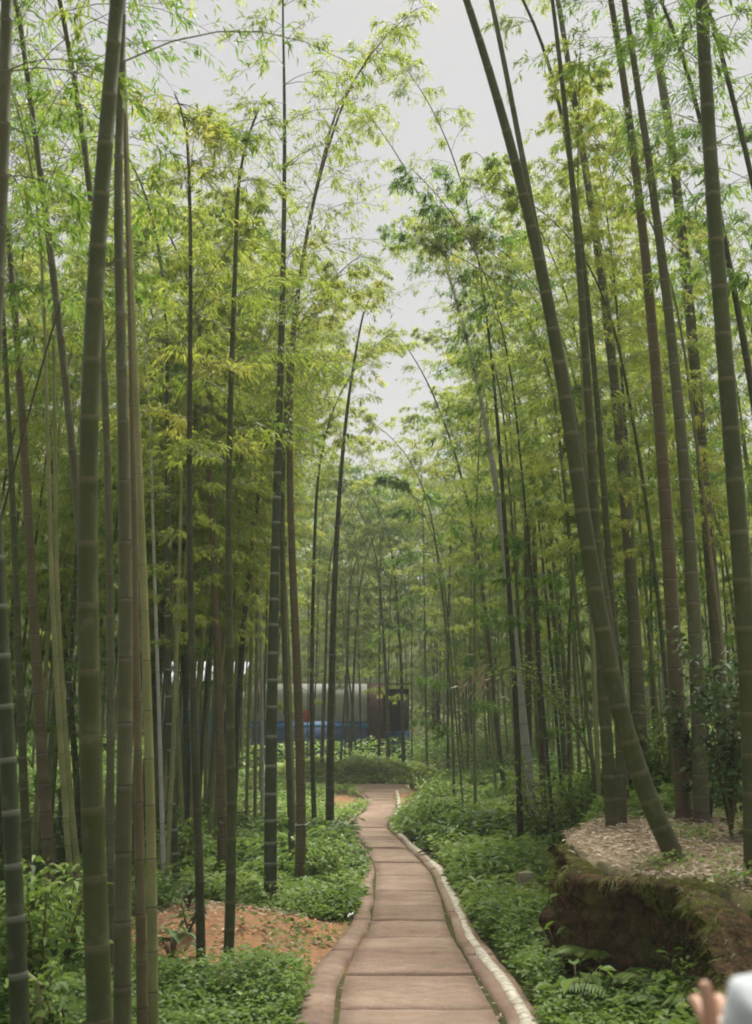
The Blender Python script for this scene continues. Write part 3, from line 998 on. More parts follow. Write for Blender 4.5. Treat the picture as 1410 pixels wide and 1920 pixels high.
# ---- right foreground
NB('thick bamboo rooted on the ledge, bent at its foot and leaning left over the path', 'c_green',
   [(1264, 1612), (1246, 1560), (1216, 1495), (1190, 1425), (1166, 1350), (1146, 1270), (1120, 1130), (1100, 1000), (1080, 880), (1062, 760), (1044, 650), (1024, 560), (1000, 440), (965, 300), (938, 200), (906, 100), (875, 0)],
   38, 16, start=10.2, inter=(.14, .30), sides=22, deg=5, dens=.7, H_=13, arch=.25)
NB('bamboo running alongside the leaning thick one in the upper right, slightly slimmer', 'c_grey',
   [(1166, 1480), (1150, 1250), (1128, 1060), (1105, 940), (1078, 790), (1050, 650), (1026, 530), (1005, 440), (985, 330), (967, 220), (945, 110), (920, 0)], 19, 11, start=10.6, sides=14, deg=4, dens=.4, H_=13.5, arch=.2, D=9.6)
NB('dark bamboo on the near left corner of the litter ledge', 'c_green',
   [(1148, 1552), (1141, 1420), (1131, 1280), (1122, 1120), (1114, 950), (1104, 760), (1090, 550), (1078, 380), (1060, 220), (1036, 0)], 25, 9, start=10.5, inter=(.14, .3), sides=16, deg=4, dens=.4, H_=13, arch=.2)
NB('smooth olive bamboo between the leaning culm and the grey ringed one', 'c_green',
   [(1175, 1500), (1158, 1300), (1150, 1180), (1141, 1050), (1131, 880), (1121, 750), (1107, 620), (1090, 480), (1072, 320)], 15, 10, start=9.5, D=11.0, inter=(.18, .34), sides=14, dens=.5, H_=13)
NB('grey bamboo with strong dark rings, left of the brown one', 'c_grey',
   [(1208, 1490), (1198, 1330), (1188, 1150), (1178, 1000), (1168, 890), (1157, 770), (1144, 640), (1129, 520), (1114, 430), (1099, 330), (1082, 220), (1067, 120), (1046, 0)], 27, 11, start=10.8, inter=(.15, .30), sides=16, deg=4, dens=.4, H_=13.5, arch=.2)
NB('reddish brown bamboo on the litter ledge', 'c_brown',
   [(1284, 1535), (1272, 1380), (1265, 1250), (1258, 1100), (1249, 940), (1237, 790), (1225, 640), (1211, 500), (1199, 390), (1181, 230), (1164, 100), (1144, 0)], 31, 13, start=10, inter=(.14, .30), sides=18, deg=4, dens=.5, H_=13.5, arch=.2)
NB('grey green bamboo immediately right of the reddish brown one', 'c_grey',
   [(1316, 1542), (1308, 1370), (1305, 1210), (1298, 1080), (1288, 950), (1277, 810), (1265, 700), (1250, 560), (1235, 430), (1215, 300), (1195, 150), (1170, 0)], 30, 12, start=9.6, inter=(.14, .30), sides=18, deg=4, dens=.5, H_=13.5, arch=.2)
NB('grey bamboo with a whitish upper part, behind the leafy shrub', 'c_grey',
   [(1368, 1470), (1357, 1370), (1350, 1270), (1342, 1170), (1331, 1040), (1320, 900), (1309, 770), (1298, 620), (1283, 480), (1270, 370), (1256, 240), (1236, 130), (1214, 0)], 26, 17, start=8.8, inter=(.15, .30), sides=16, deg=4, dens=.6, H_=13.5, arch=.2, leaf='leaf_g')
NB('thick smooth green bamboo with faint pale rings at the right edge', 'c_green',
   [(1414, 1560), (1409, 1400), (1400, 1200), (1390, 1050), (1378, 900), (1361, 700), (1346, 500), (1335, 330), (1323, 150), (1315, 0)], 40, 27, D=7.0, start=6.0, inter=(.18, .37), sides=22, deg=4, dens=1, H_=12, leaf='leaf_g', nlf=15, ntw=12)
NB('slim bamboo leaning left beyond the thick green culm at right edge', 'c_dark',
   [(1470, 1450), (1445, 1000), (1418, 780), (1400, 680), (1385, 590), (1366, 490)], 18, 12, D=9.5, start=5, dens=1, H_=12, leaf='leaf_g', nlf=16, ntw=13, blmax=1.6)
NB('thin bamboo slanting across the dark leaves in the upper right corner', 'c_dark',
   [(1560, 1400), (1480, 700), (1440, 450), (1405, 320), (1385, 240), (1362, 140), (1340, 50)], 16, 10, D=9, start=4.6, dens=1, H_=11, leaf='leaf_g', nlf=16, ntw=13, blmax=1.6)
# ---- right middle
NB('whitish bamboo arching left over the path, brightest culm in the middle right', 'c_white',
   [(1010, 1583), (990, 1440), (975, 1300), (962, 1160), (945, 1030), (930, 920), (914, 810), (896, 720), (876, 640), (858, 570), (826, 470)], 19, 6, start=7.5, inter=(.16, .34), dens=.8, H_=13.5, deg=4, arch=.2, blmax=1.1)
NB('thin dark bamboo standing upright in the herbs below the ledge corner', 'c_dark',
   [(976, 1603), (972, 1450), (966, 1300), (955, 1100), (944, 960), (934, 800), (922, 680), (908, 560), (890, 450)], 13, 4, start=7, dens=.6, H_=13.5, deg=4, arch=.2, blmax=1.1)
NB('slender bamboo left of the whitish one, leaning left', 'c_grey',
   [(948, 1500), (930, 1320), (912, 1180), (898, 1060), (882, 960), (862, 880), (842, 820), (816, 750)], 10, 4, start=6, dens=.9, H_=12.5, arch=.2, blmax=1.1)
NB('slender olive bamboo right of the whitish one, top leaning far left', 'c_green',
   [(1062, 1470), (1050, 1300), (1038, 1150), (1022, 1000), (1000, 880), (975, 760), (950, 660), (925, 580), (905, 520)], 12, 4, start=7, dens=.8, H_=13.5, deg=4, arch=.2, blmax=1.1)
NB('greenish bamboo nearest left of the thick leaning culm, arching left', 'c_grey',
   [(1072, 1480), (1066, 1350), (1052, 1180), (1036, 1050), (1022, 920), (1008, 800), (988, 700), (960, 600), (935, 520)], 11, 4, start=7, dens=.8, H_=13.5, deg=4, arch=.2, blmax=1.1)

NB('slim green bamboo rooted in the undergrowth left of the shed corner, foliage hanging low', 'c_green',
   [(655, 1452), (660, 1350), (664, 1250), (670, 1150)], 6, 4, D=33.4, start=3.6, H_=9.5, dens=1, leaf='leaf_g', sides=8, blmax=1.7, twigs=False, lsize=.13)
NB('very thin dark bamboo standing before the white shed wall', 'c_dark',
   [(637, 1462), (644, 1350), (650, 1250), (652, 1150)], 5, 3, D=32.6, start=4.2, H_=8.5, dens=1, leaf='leaf_y', sides=8, blmax=1.5, twigs=False, lsize=.12)
NB('dark bamboo standing left of the arching one, before the shed wall', 'c_dark',
   [(603, 1470), (606, 1350), (610, 1250), (612, 1150)], 8, 5, D=31.9, start=4.0, H_=10, dens=1, leaf='leaf_y', sides=8, blmax=1.7, twigs=False, lsize=.12)
NB('thin bamboo leaning left before the brick pier of the shed', 'c_green',
   [(668, 1440), (662, 1340), (652, 1250), (645, 1160)], 5, 3, D=34.0, start=3.4, H_=8, dens=1, leaf='leaf_g', sides=8, blmax=1.5, twigs=False, lsize=.13)
NB('grey culm in front of the dark bay of the shed', 'c_grey',
   [(728, 1450), (727, 1350), (722, 1250), (716, 1150)], 7, 5, D=33.2, start=4.4, H_=10.5, dens=1, leaf='leaf_g', sides=8, blmax=1.8, twigs=False, lsize=.13)
NB('olive culm at the right end of the dark bay of the shed', 'c_green',
   [(757, 1450), (755, 1350), (752, 1250), (746, 1150)], 8, 5, D=33.0, start=4.6, H_=11, dens=1, leaf='leaf_g', sides=8, blmax=1.8, twigs=False, lsize=.13)

# ------------------------------------------------------------------ the stand behind: prototypes copied one by one
def proto(seed, Ht, start, lean, r0, dens, leaf, nlf, ntw, blmax, arch=.45, lsize=.098):
    rng = np.random.default_rng(seed)
    z = np.arange(0, Ht * .6, .5)
    c = rng.normal(0, .0035)
    pts = [np.array([lean * q + c * q * q, .3 * c * q * q, q]) for q in z]
    curve = extend_curve(pts, Ht, (1, rng.uniform(-.4, .4)), arch)
    root = empty('bamboo', (0, 0, 0))
    r_of = lambda s: float(np.interp(s, [0, Ht * .35, Ht], [r0, r0 * .85, .005]))
    v, f, at_, nodes, at, L = culm_geo(curve, r_of, (.15, .32), 8, True, seed)
    mesh_obj('culm', v, f, M['c_grey'], root, smooth=True, attrs=at_)
    crown(root, at, L, nodes, r_of, start, rng, dens, blmax, lsize, lsize * .18, leaf, False, nlf, ntw)
    return root


PR = [proto(101, 13.5, 4.6, .02, .046, 1, 'leaf_y', 14, 13, 1.7), proto(102, 12.5, 4.0, .04, .040, 1, 'leaf_y', 14, 13, 1.6), proto(103, 14.5, 6.0, .0, .045, 1, 'leaf_y', 14, 13, 1.7),
      proto(104, 11.0, 3.2, .05, .030, 1, 'leaf_g', 13, 13, 1.5), proto(105, 13.0, 5.0, .06, .042, .9, 'leaf_y', 14, 12, 1.6, .7), proto(106, 9.5, 2.4, .03, .026, 1, 'leaf_g', 13, 13, 1.4),
      proto(107, 14.0, 6.5, .03, .042, 1, 'leaf_g', 14, 13, 1.8), proto(108, 12.0, 4.4, -.02, .040, 1, 'leaf_y', 14, 12, 1.5, .6)]
PR += [proto(109, 6.0, 1.3, .05, .016, 1, 'leaf_g', 11, 10, 1.15, .8), proto(110, 7.5, 1.8, .03, .020, 1, 'leaf_y', 11, 10, 1.25, .7), proto(111, 5.0, 1.0, .08, .013, 1, 'leaf_g', 11, 10, 1.0, .9),
       proto(112, 9.0, 2.6, .05, .022, 1, 'leaf_y', 10, 9, 1.4, .6)]
COPIES = []
HP = [13.5, 12.5, 14.5, 11, 13, 9.5, 14, 12, 6, 7.5, 5, 9]
PU = [False] * len(PR)
CULM_MATS = ['c_mid', 'c_green', 'c_pale', 'c_pale', 'c_bark', 'c_waxy', 'c_mid', 'c_pale']


def copy_tree(o):
    c = o.copy(); C.objects.link(c)
    for ch in o.children:
        d = ch.copy(); C.objects.link(d); d.parent = c
    return c


placed = [tuple(o.location[:2]) for o in C.objects if o.type == 'EMPTY' and o.name.startswith('bamboo') and 'label' in o.keys()]


def stand(n, xr, yr, label, group, toward, choose, mats, mind=.42, seed=1, sc=(.88, 1.12), keep=None):
    rr = random.Random(seed); cnt = 0; tries = 0
    while cnt < n and tries < n * 600:
        tries += 1
        y = rr.uniform(*yr)
        x = rr.uniform(*xr) if not callable(xr) else xr(rr, y)
        if y < 32.5 and pc(1, y) - .9 < x < pc(6, y) + 1.0: continue
        if 27 < y < 32.5 and -7 < x < 1.5: continue
        if 34.0 < y < 40.5 and -12 < x < 2.8: continue
        if keep and not keep(x, y): continue
        if any((x - a) ** 2 + (y - b_) ** 2 < mind ** 2 for a, b_ in placed): continue
        placed.append((x, y)); cnt += 1
        i = rr.choice(choose)
        if not PU[i]: o = PR[i]; PU[i] = True
        else: o = copy_tree(PR[i])
        o.location = (x, y, float(H(x, y)) - .03)
        a = toward(x, y) + rr.gauss(0, .9)
        o.rotation_euler = (0, 0, a)
        s = rr.uniform(*sc)
        q = x / y
        capk = .58 if q < -.09 else (.62 if q < -.02 else (.40 if q < .09 else (.50 if q < .13 else .60)))
        s = min(s, (1.6 + capk * y) * rr.uniform(.9, 1.03) / HP[i])
        o.scale = (s, s, s * rr.uniform(.95, 1.08))
        mk = rr.choice(mats); mt = M[mk]
        tag(o, label, 'bamboo', group); COPIES.append((o, mk, label))
        for ch in o.children:
            if ch.name.startswith('culm'):
                ch.material_slots[0].link = 'OBJECT'; ch.material_slots[0].material = mt
    return cnt


right_of = lambda x, y: 0.0
left_of = lambda x, y: math.pi
anyd = lambda x, y: random.uniform(0, 6.28)


def inview(x, y, mx=.42):
    return abs(x) < mx * y + 1.5


n_ = 0
n_ += stand(20, (-5.5, -1.6), (10.5, 18), 'stand behind the red mound', 'bamboos behind the red mound', right_of, [0, 1, 4, 7, 3], CULM_MATS, .5, 1, (.72, .86), keep=lambda x, y: inview(x, y) and x < -.16 * y)
n_ += stand(14, (-9, -2.2), (9, 20), 'stand left of the mound', 'bamboos deep in the left stand', right_of, [0, 1, 3, 5, 6, 3], CULM_MATS, .5, 2, (.75, 1.0), keep=lambda x, y: inview(x, y) and x < -.2 * y)
n_ += stand(26, (-13, -2.0), (19, 33), 'distant left stand before the stall', 'distant bamboos on the left', right_of, [0, 1, 2, 4, 7], ['c_pale', 'c_pale', 'c_mid', 'c_mid', 'c_bark', 'c_pale'], .5, 3, keep=inview)
n_ += stand(28, (2.2, 8.5), (11.5, 20), 'stand behind the litter ledge', 'bamboos behind the litter ledge', left_of, [0, 1, 3, 4, 6, 7], CULM_MATS, .55, 4, (.74, .92), keep=inview)
n_ += stand(29, (1.6, 9), (20, 34), 'distant right stand', 'distant bamboos on the right', left_of, [0, 1, 2, 4, 7], ['c_pale', 'c_mid', 'c_mid', 'c_green', 'c_bark', 'c_pale'], .5, 5, (.82, 1.02), keep=inview)
n_ += stand(14, (-9, 12), (33, 46), 'far stand beyond the bend', 'bamboos at the end of the path', anyd, [0, 1, 2, 6, 7], ['c_mid', 'c_mid', 'c_pale', 'c_green'], .5, 6, keep=lambda x, y: inview(x, y) and (x > 1.5 or y > 41))
n_ += stand(46, (-8, -1.2), (15, 33), 'close slender row before the stall', 'slender bamboos before the stall', right_of, [1, 4, 7], ['c_pale', 'c_pale', 'c_pale', 'c_mid', 'c_green', 'c_bark'], .2, 12, (.78, .9), keep=lambda x, y: -.235 * y < x < -.06 * y and (y > 26 or x < -.13 * y))
n_ += stand(20, (1.5, 6.5), (31, 41), 'thicket right of the path end', 'thicket at the right of the path end', anyd, [3, 6, 3, 1], ['c_pale', 'c_mid', 'c_mid', 'c_pale'], .28, 13, (.75, .95), keep=lambda x, y: .05 * y < x < .19 * y)
yl = [8, 9, 10]
n_ += stand(14, (-8, -2.4), (8.5, 19), 'low leafy ones at left', 'young low bamboos on the left', anyd, yl, CULM_MATS, .4, 7, (.8, 1.2), keep=lambda x, y: inview(x, y) and x < -.23 * y)
n_ += stand(11, (2.6, 9), (12.5, 22), 'low leafy ones behind the ledge', 'young low bamboos on the right', anyd, yl, CULM_MATS, .4, 8, (.8, 1.2), keep=inview)
n_ += stand(12, (-11, 12), (20, 40), 'low leafy ones far off', 'young low bamboos far off', anyd, yl, CULM_MATS, .4, 9, (1.0, 1.5), keep=inview)
n_ += stand(9, (-2.2, 1.9), (33.2, 34.4), 'thin ones before the shed', 'thin bamboos before the shed', anyd, [9, 11, 11], ['c_dark', 'c_green', 'c_grey'], .2, 10, (1.0, 1.4), keep=inview)
# give every copy a label of its own: by culm colour, then by its order from left to right within its stand
CN = {'c_mid': 'olive green', 'c_bark': 'tan', 'c_grey': 'grey green', 'c_green': 'dark green', 'c_pale': 'pale yellow green', 'c_brown': 'brownish', 'c_waxy': 'white ringed', 'c_dark': 'very dark'}
ORD = ['first', 'second', 'third', 'fourth', 'fifth', 'sixth', 'seventh', 'eighth', 'ninth', 'tenth', 'eleventh', 'twelfth', 'thirteenth', 'fourteenth', 'fifteenth', 'sixteenth', 'seventeenth', 'eighteenth', 'nineteenth', 'twentieth']
ORD += ['twenty-' + q for q in ORD[:9]] + ['thirtieth'] + ['thirty-' + q for q in ORD[:9]] + ['fortieth']
bk = {}
for o, mk, lab in COPIES:
    bk.setdefault((lab, mk), []).append(o)
for (lab, mk), lst in bk.items():
    lst.sort(key=lambda o: o.location.x / o.location.y)
    for i, o in enumerate(lst):
        o['label'] = (CN[mk] + ' bamboo, ' + (ORD[i] + ' of its colour from left, ' if len(lst) > 1 else 'only one of its colour, ') + lab)
for i, u in enumerate(PU):
    if not u:
        for ch in list(PR[i].children): bpy.data.objects.remove(ch)
        bpy.data.objects.remove(PR[i])

# beyond everything: a mass nobody could count
def far_mass():
    rng = np.random.default_rng(55)
    nC = 430
    V = []; Fq = []; n0 = 0
    lfp = []
    for i in range(nC):
        y = 44.5 + 55 * rng.random() ** 1.3; x = rng.uniform(-.44, .44) * y
        h0 = float(H(x, y)); Ht = rng.uniform(11, 14)
        pts = np.array([[x + .02 * q * q * rng.choice([-1, 1]) * .15, y, h0 + q] for q in np.linspace(0, Ht, 8)])
        v, f = tube_geo(pts, np.linspace(.045, .006, 8), 5, False)
        V.append(v); Fq.append(np.array(f) + n0); n0 += len(v)
        B = 56
        q = rng.uniform(.07, 1, B) * Ht
        bs = np.stack([np.interp(q, np.linspace(0, Ht, 8), pts[:, 0]), np.full(B, y), h0 + q], 1)
        aa = rng.uniform(0, 6.28, B)
        _, _, lf = sprays(bs, np.stack([np.cos(aa), np.sin(aa), rng.uniform(.2, .7, B)], 1), rng.uniform(.8, 1.9, B), rng, 7, 6, .19, .048)
        lfp.append(lf)
    a = mesh_obj('distant_bamboo_culms', np.concatenate(V), np.concatenate(Fq), M['c_green'])
    tag(a, 'mass of far culms in the forest beyond the end of the path', 'forest', kind='stuff')
    b_ = leaves_obj('distant_bamboo_foliage', lfp, M['leaf_far'])
    tag(b_, 'hazy yellow green canopy of the forest beyond the path end', 'forest', kind='stuff')


far_mass()

# ------------------------------------------------------------------ ground cover
def herbs(name, n, xr, yr, dens, label, mat='herb', seed=1, lsz=(.03, .07), hh=(.05, .28), per=10, ratio=.55, oval=True):
    rng = np.random.default_rng(seed)
    x = rng.uniform(*xr, n * 3); y = yr[0] + (yr[1] - yr[0]) * rng.random(n * 3) ** 1.35
    p = dens(x, y)
    k = rng.random(n * 3) < p
    x, y = x[k][:n], y[k][:n]
    m_ = len(x)
    z = H(x, y)
    hum = fbm(x, y, 1.1, 3)
    hgt = hh[0] + (hh[1] - hh[0]) * np.clip((hum - .25) / .5, 0, 1) * rng.uniform(.4, 1.1, m_)
    scl = np.clip(y / 9.0, .8, 2.2)
    # leaves
    X = np.repeat(x, per); Y = np.repeat(y, per); Z = np.repeat(z, per); Hh = np.repeat(hgt, per); Sc = np.repeat(scl, per)
    t = rng.random(m_ * per) ** .6
    az = rng.uniform(0, 6.28, m_ * per)
    rad = rng.uniform(.0, .07, m_ * per) * Sc
    c = np.stack([X + np.cos(az) * rad, Y + np.sin(az) * rad, Z + t * Hh], 1)
    d = np.stack([np.cos(az), np.sin(az), rng.uniform(-.15, .6, m_ * per)], 1)
    nn = rng.normal(0, .3, (m_ * per, 3)); nn[:, 2] += 1
    ln = rng.uniform(*lsz, m_ * per) * Sc
    hue = fbm(x, y, .7, 3)
    lv = np.repeat((hue - .5) * 1.4 + .5 + rng.normal(0, .06, m_), per) + rng.normal(0, .14, m_ * per)
    v, f, k_ = leaf_arrays(c, d, nn, ln, ln * ratio * rng.uniform(.8, 1.2, m_ * per), .1, oval)
    o = leaves_obj(name, [(v, f, k_, lv)], M[mat])
    tag(o, label, 'plants', kind='stuff')
    return o


def dl_(x, y): return pc(1, y) - x
def dr_(x, y): return x - pc(6, y)


def dens_left(x, y):
    d = dl_(x, y) - .03 + (fbm(x, y, 2.5, 3) - .5) * .26
    return (d > .0) * (1 - .96 * m_red(x, y)) * (1 - np.clip(m_dirt2(x, y), 0, 1)) * np.clip(fbm(x, y, 1.6, 3) * 3.0 - .7, .06, 1) * (x > -.42 * y - 1)


def dens_right(x, y):
    d = dr_(x, y) - .04 + (fbm(x, y, 2.5, 3) - .5) * .22
    xe = np.interp(y, XE_Y, XE_X)
    below = (x < xe - .05 - np.where(y < 8.8, .12, 0)) | (y > 10.5)
    return (d > .03) * np.where(below, 1, 0) * (1 - m_litter(x, y) * .9) * (1 - np.clip(m_dirt2(x, y), 0, 1)) * np.clip(fbm(x, y, 1.6, 3) * 3.0 - .65, .08, 1) * (x < .42 * y + 1)


herbs('ground_cover', 17000, (-6, .4), (5.2, 16), dens_left, 'low green herbs covering the ground left of the path', seed=1, per=9)
herbs('ground_cover', 9000, (-12, .2), (15, 34), dens_left, 'distant low herbs left of the path', seed=2, per=7)
herbs('ground_cover', 17000, (.2, 4.5), (5.2, 16), dens_right, 'low green herbs covering the bank right of the path', seed=3, per=9, hh=(.05, .32))
herbs('ground_cover', 13000, (.3, 12), (14, 34), dens_right, 'distant herbs on the bank right of the path', seed=4, per=7, hh=(.08, .4))
herbs('tall_weeds', 1500, (-6, .4), (5.2, 20), lambda x, y: dens_left(x, y) * (fbm(x, y, .8, 2) > .5), 'taller pale weeds scattered left of the path', seed=7, per=9, lsz=(.07, .13), hh=(.15, .45), ratio=.3)
herbs('tall_weeds', 2600, (.2, 6), (5.2, 22), lambda x, y: dens_right(x, y) * (fbm(x, y, .8, 2) > .45), 'taller pale weeds scattered on the right bank', seed=8, per=9, lsz=(.07, .13), hh=(.15, .5), ratio=.3)
herbs('fine_grass', 9000, (-5, 4), (5.2, 14), lambda x, y: np.maximum(dens_left(x, y) * (x < pc(1, y)), dens_right(x, y) * (x > pc(6, y))), 'fine grass blades among the herbs beside the path', seed=5, per=6, lsz=(.07, .15), hh=(.0, .12), ratio=.07, oval=False)
herbs('ledge_plants', 1100, (1.6, 7), (6.5, 14), lambda x, y: m_litter(x, y) * (fbm(x, y, 1.4, 3) > .56) * .8, 'sparse green seedlings among the dry leaves on the ledge', seed=6, per=8, hh=(.03, .16))


def far_undergrowth():
    rng = np.random.default_rng(78); n = 9000
    y = 34 + 46 * rng.random(n) ** 1.5; x = rng.uniform(-.42, .42, n) * y
    k = 6
    X = np.repeat(x, k) + rng.normal(0, .25, n * k); Y = np.repeat(y, k) + rng.normal(0, .25, n * k)
    Z = np.repeat(H(x, y), k) + rng.random(n * k) ** .7 * np.repeat(.3 + 1.1 * fbm(x, y, .5, 2), k)
    d = rand_dir(n * k, rng, -.1, .7); nn = rng.normal(0, .3, (n * k, 3)); nn[:, 2] += 1
    ln = rng.uniform(.14, .3, n * k)
    v, f, kk_ = leaf_arrays(np.stack([X, Y, Z], 1), d, nn, ln, ln * .35, .15)
    o = leaves_obj('undergrowth', [(v, f, kk_, .4 + rng.normal(0, .2, n * k))], M['herb'])
    tag(o, 'far undergrowth between the culms beyond the shed', 'undergrowth', kind='stuff')


far_undergrowth()


def bend_hedge():
    rng = np.random.default_rng(77); n = 2600
    x = rng.uniform(-4.2, 2.2, n); y = rng.uniform(31.0, 33.8, n)
    top = .95 * np.exp(-((x + .6) / 2.4) ** 2) * (.25 + 1.2 * np.clip(fbm(x, y, 1.6, 3) - .2, 0, 1)) * sstep((y - 30.8) / 1.3)
    k = 12
    X = np.repeat(x, k) + rng.normal(0, .17, n * k); Y = np.repeat(y, k) + rng.normal(0, .17, n * k)
    Z = np.repeat(H(x, y), k) + np.repeat(top, k) * rng.random(n * k) ** .5
    d = rand_dir(n * k, rng, -.1, .7); nn = rng.normal(0, .3, (n * k, 3)); nn[:, 2] += 1
    ln = rng.uniform(.10, .24, n * k)
    v, f, kk_ = leaf_arrays(np.stack([X, Y, Z], 1), d, nn, ln, ln * .4, .15)
    o = leaves_obj('undergrowth', [(v, f, kk_, .85 + rng.normal(0, .2, n * k))], M['herb'])
    tag(o, 'bright green undergrowth heaped beyond the bend of the path', 'undergrowth', kind='stuff')


bend_hedge()

# dry leaf litter
def litter(name, n, xr, yr, dens, label, seed, sz=(.06, .13)):
    rng = np.random.default_rng(seed)
    x = rng.uniform(*xr, n * 3); y = rng.uniform(*yr, n * 3)
    k = rng.random(n * 3) < dens(x, y)
    x, y = x[k][:n], y[k][:n]; m_ = len(x)
    az = rng.uniform(0, 6.28, m_)
    c = np.stack([x, y, H(x, y) + rng.uniform(.004, .03, m_)], 1)
    d = np.stack([np.cos(az), np.sin(az), rng.normal(.05, .16, m_)], 1)
    nn = rng.normal(0, .28, (m_, 3)); nn[:, 2] += 1
    ln = rng.uniform(*sz, m_)
    v, f, kk_ = leaf_arrays(c, d, nn, ln, ln * rng.uniform(.12, .3, m_), 0)
    o = leaves_obj(name, [(v, f, kk_, .5 + rng.normal(0, .25, m_))], M['litter'])
    tag(o, label, 'dry leaves', kind='stuff')


litter('leaf_litter', 30000, (1.3, 7), (4.5, 14), lambda x, y: m_litter(x, y), 'dry tan bamboo leaves covering the ledge top', 21, (.04, .10))
litter('leaf_litter', 1800, (-3.5, 0), (7.3, 12), lambda x, y: m_red(x, y) * np.clip((-x - .2) / 1.5, .08, 1), 'scattered dry leaves on the red earth mound', 22, (.04, .09))
litter('leaf_litter', 6000, (-10, 9), (9, 28), lambda x, y: ((x < pc(1, y)) | (x > pc(6, y))) * .8 * 1.0, 'dry leaves under the bamboo stand', 23)
litter('leaf_litter', 700, (-.7, 1.1), (5, 20), lambda x, y: ((np.abs(x - pc(2, y)) < .09) | (np.abs(x - pc(3, y)) < .07)) * 1.0 + (x > pc(2, y)) * (x < pc(3, y)) * .3, 'small dry leaves caught in the path joints', 24, (.02, .06))

# moss and grass fringe on the bank
def bank_moss():
    rng = np.random.default_rng(31)
    n = 26000
    j = (rng.random(n) ** .7 * (rows - 2)).astype(int); i = rng.integers(0, nI - 1, n)
    p = BV[j, i] + (BV[j + 1, i + 1] - BV[j, i]) * rng.random((n, 1))
    mask = fbm(p[:, 1] * 1.0, p[:, 2] + p[:, 0] * .5, 3.0, 3) + (j / rows) * .34
    k = mask > .71
    p = p[k]; j = j[k]; i = i[k]; n = len(p)
    out = np.stack([nxo[i], nyo[i], np.zeros(n)], 1)
    face = (j < rows * .78)[:, None]
    d = np.where(face, out * .7 + np.array([0, 0, -.5]), out * .6 + np.array([0, 0, .6])) + rng.normal(0, .5, (n, 3))
    nn = out + rng.normal(0, .4, (n, 3)) + np.array([0, 0, .4])
    ln = rng.uniform(.010, .035, n)
    v, f, kk_ = leaf_arrays(p, d, nn, ln, ln * .22, .2)
    o = leaves_obj('bank_moss', [(v, f, kk_, .45 + rng.normal(0, .22, n) + (p[:, 2] - .4) * .25)], M['moss'])
    tag(o, 'mossy fringe hanging over the dark earth bank', 'moss', kind='stuff')
    # longer grass over the lip corner
    n = 3000
    i = rng.integers(0, nI, n); j = rng.integers(int(rows * .72), rows - 2, n)
    keep = fbm(i * .03, i * 0, 3, 2) > .42
    i = i[keep]; j = j[keep]; n = len(i)
    p = BV[j, i]
    out = np.stack([nxo[i], nyo[i], np.zeros(n)], 1)
    d = out * rng.uniform(.3, 1, (n, 1)) + np.array([0, 0, 1]) * rng.uniform(-.5, .5, (n, 1)) + rng.normal(0, .35, (n, 3))
    ln = rng.uniform(.035, .10, n)
    v, f, kk_ = leaf_arrays(p, d, rng.normal(0, .4, (n, 3)) + np.array([0, 0, 1]), ln, ln * .06, .45)
    o = leaves_obj('bank_grass', [(v, f, kk_, .8 + rng.normal(0, .2, n))], M['moss'])
    tag(o, 'yellowish grass drooping over the lip of the earth bank', 'grass', kind='stuff')


bank_moss()

# hanging roots on the bank
rt = MB(); rr = random.Random(3)
for q in range(46):
    i = rr.randrange(5, nI - 5); j0 = rr.randrange(20, 34)
    pts = []
    for s in range(7):
        p = BV[max(0, j0 - s * 3), min(nI - 1, max(0, i + int(rr.gauss(0, .6) * s * .4)))]
        pts.append(p + np.array([nxo[i], nyo[i], 0]) * (.01 + .01 * rr.random()))
    rt.tube(pts, np.linspace(rr.uniform(.002, .005), .0008, 7), 4)
tag(rt.build('bank_roots', simple('root', (0.075, 0.045, 0.025), .9), smooth=True), 'thin roots hanging down the dark earth bank face', 'roots', kind='stuff')


# ------------------------------------------------------------------ single plants
def rosette(name, label, cat, loc, n, ln, wd, hgt, mat, seed, up=.5, oval=True, stems=True, group=None):
    rng = np.random.default_rng(seed)
    root = empty(name, loc); tag(root, label, cat, group)
    L = np.array(loc)
    st = MB(); az = rng.uniform(0, 6.28, n)
    h = rng.uniform(.35, 1, n) * hgt; rr_ = rng.uniform(.15, .7, n) * hgt * .8
    tip = L + np.stack([np.cos(az) * rr_, np.sin(az) * rr_, h], 1)
    for i in range(n):
        mid = L * .5 + tip[i] * .5 + np.array([0, 0, h[i] * .15])
        st.tube([L + (0, 0, -.02), mid, tip[i]], [.005, .004, .0025], 5)
    st.build('stem', M['twig'], root, smooth=True)
    d = np.stack([np.cos(az), np.sin(az), rng.uniform(-.4, .3, n)], 1)
    nn = np.array([0, 0, 1.0]) + rng.normal(0, .3, (n, 3))
    l_ = rng.uniform(.7, 1.2, n) * ln
    v, f, k = leaf_arrays(tip, d, nn, l_, l_ * wd, .2, oval)
    leaves_obj('leaves', [(v, f, k, rng.uniform(.2, .9, n))], M[mat], root)
    return root


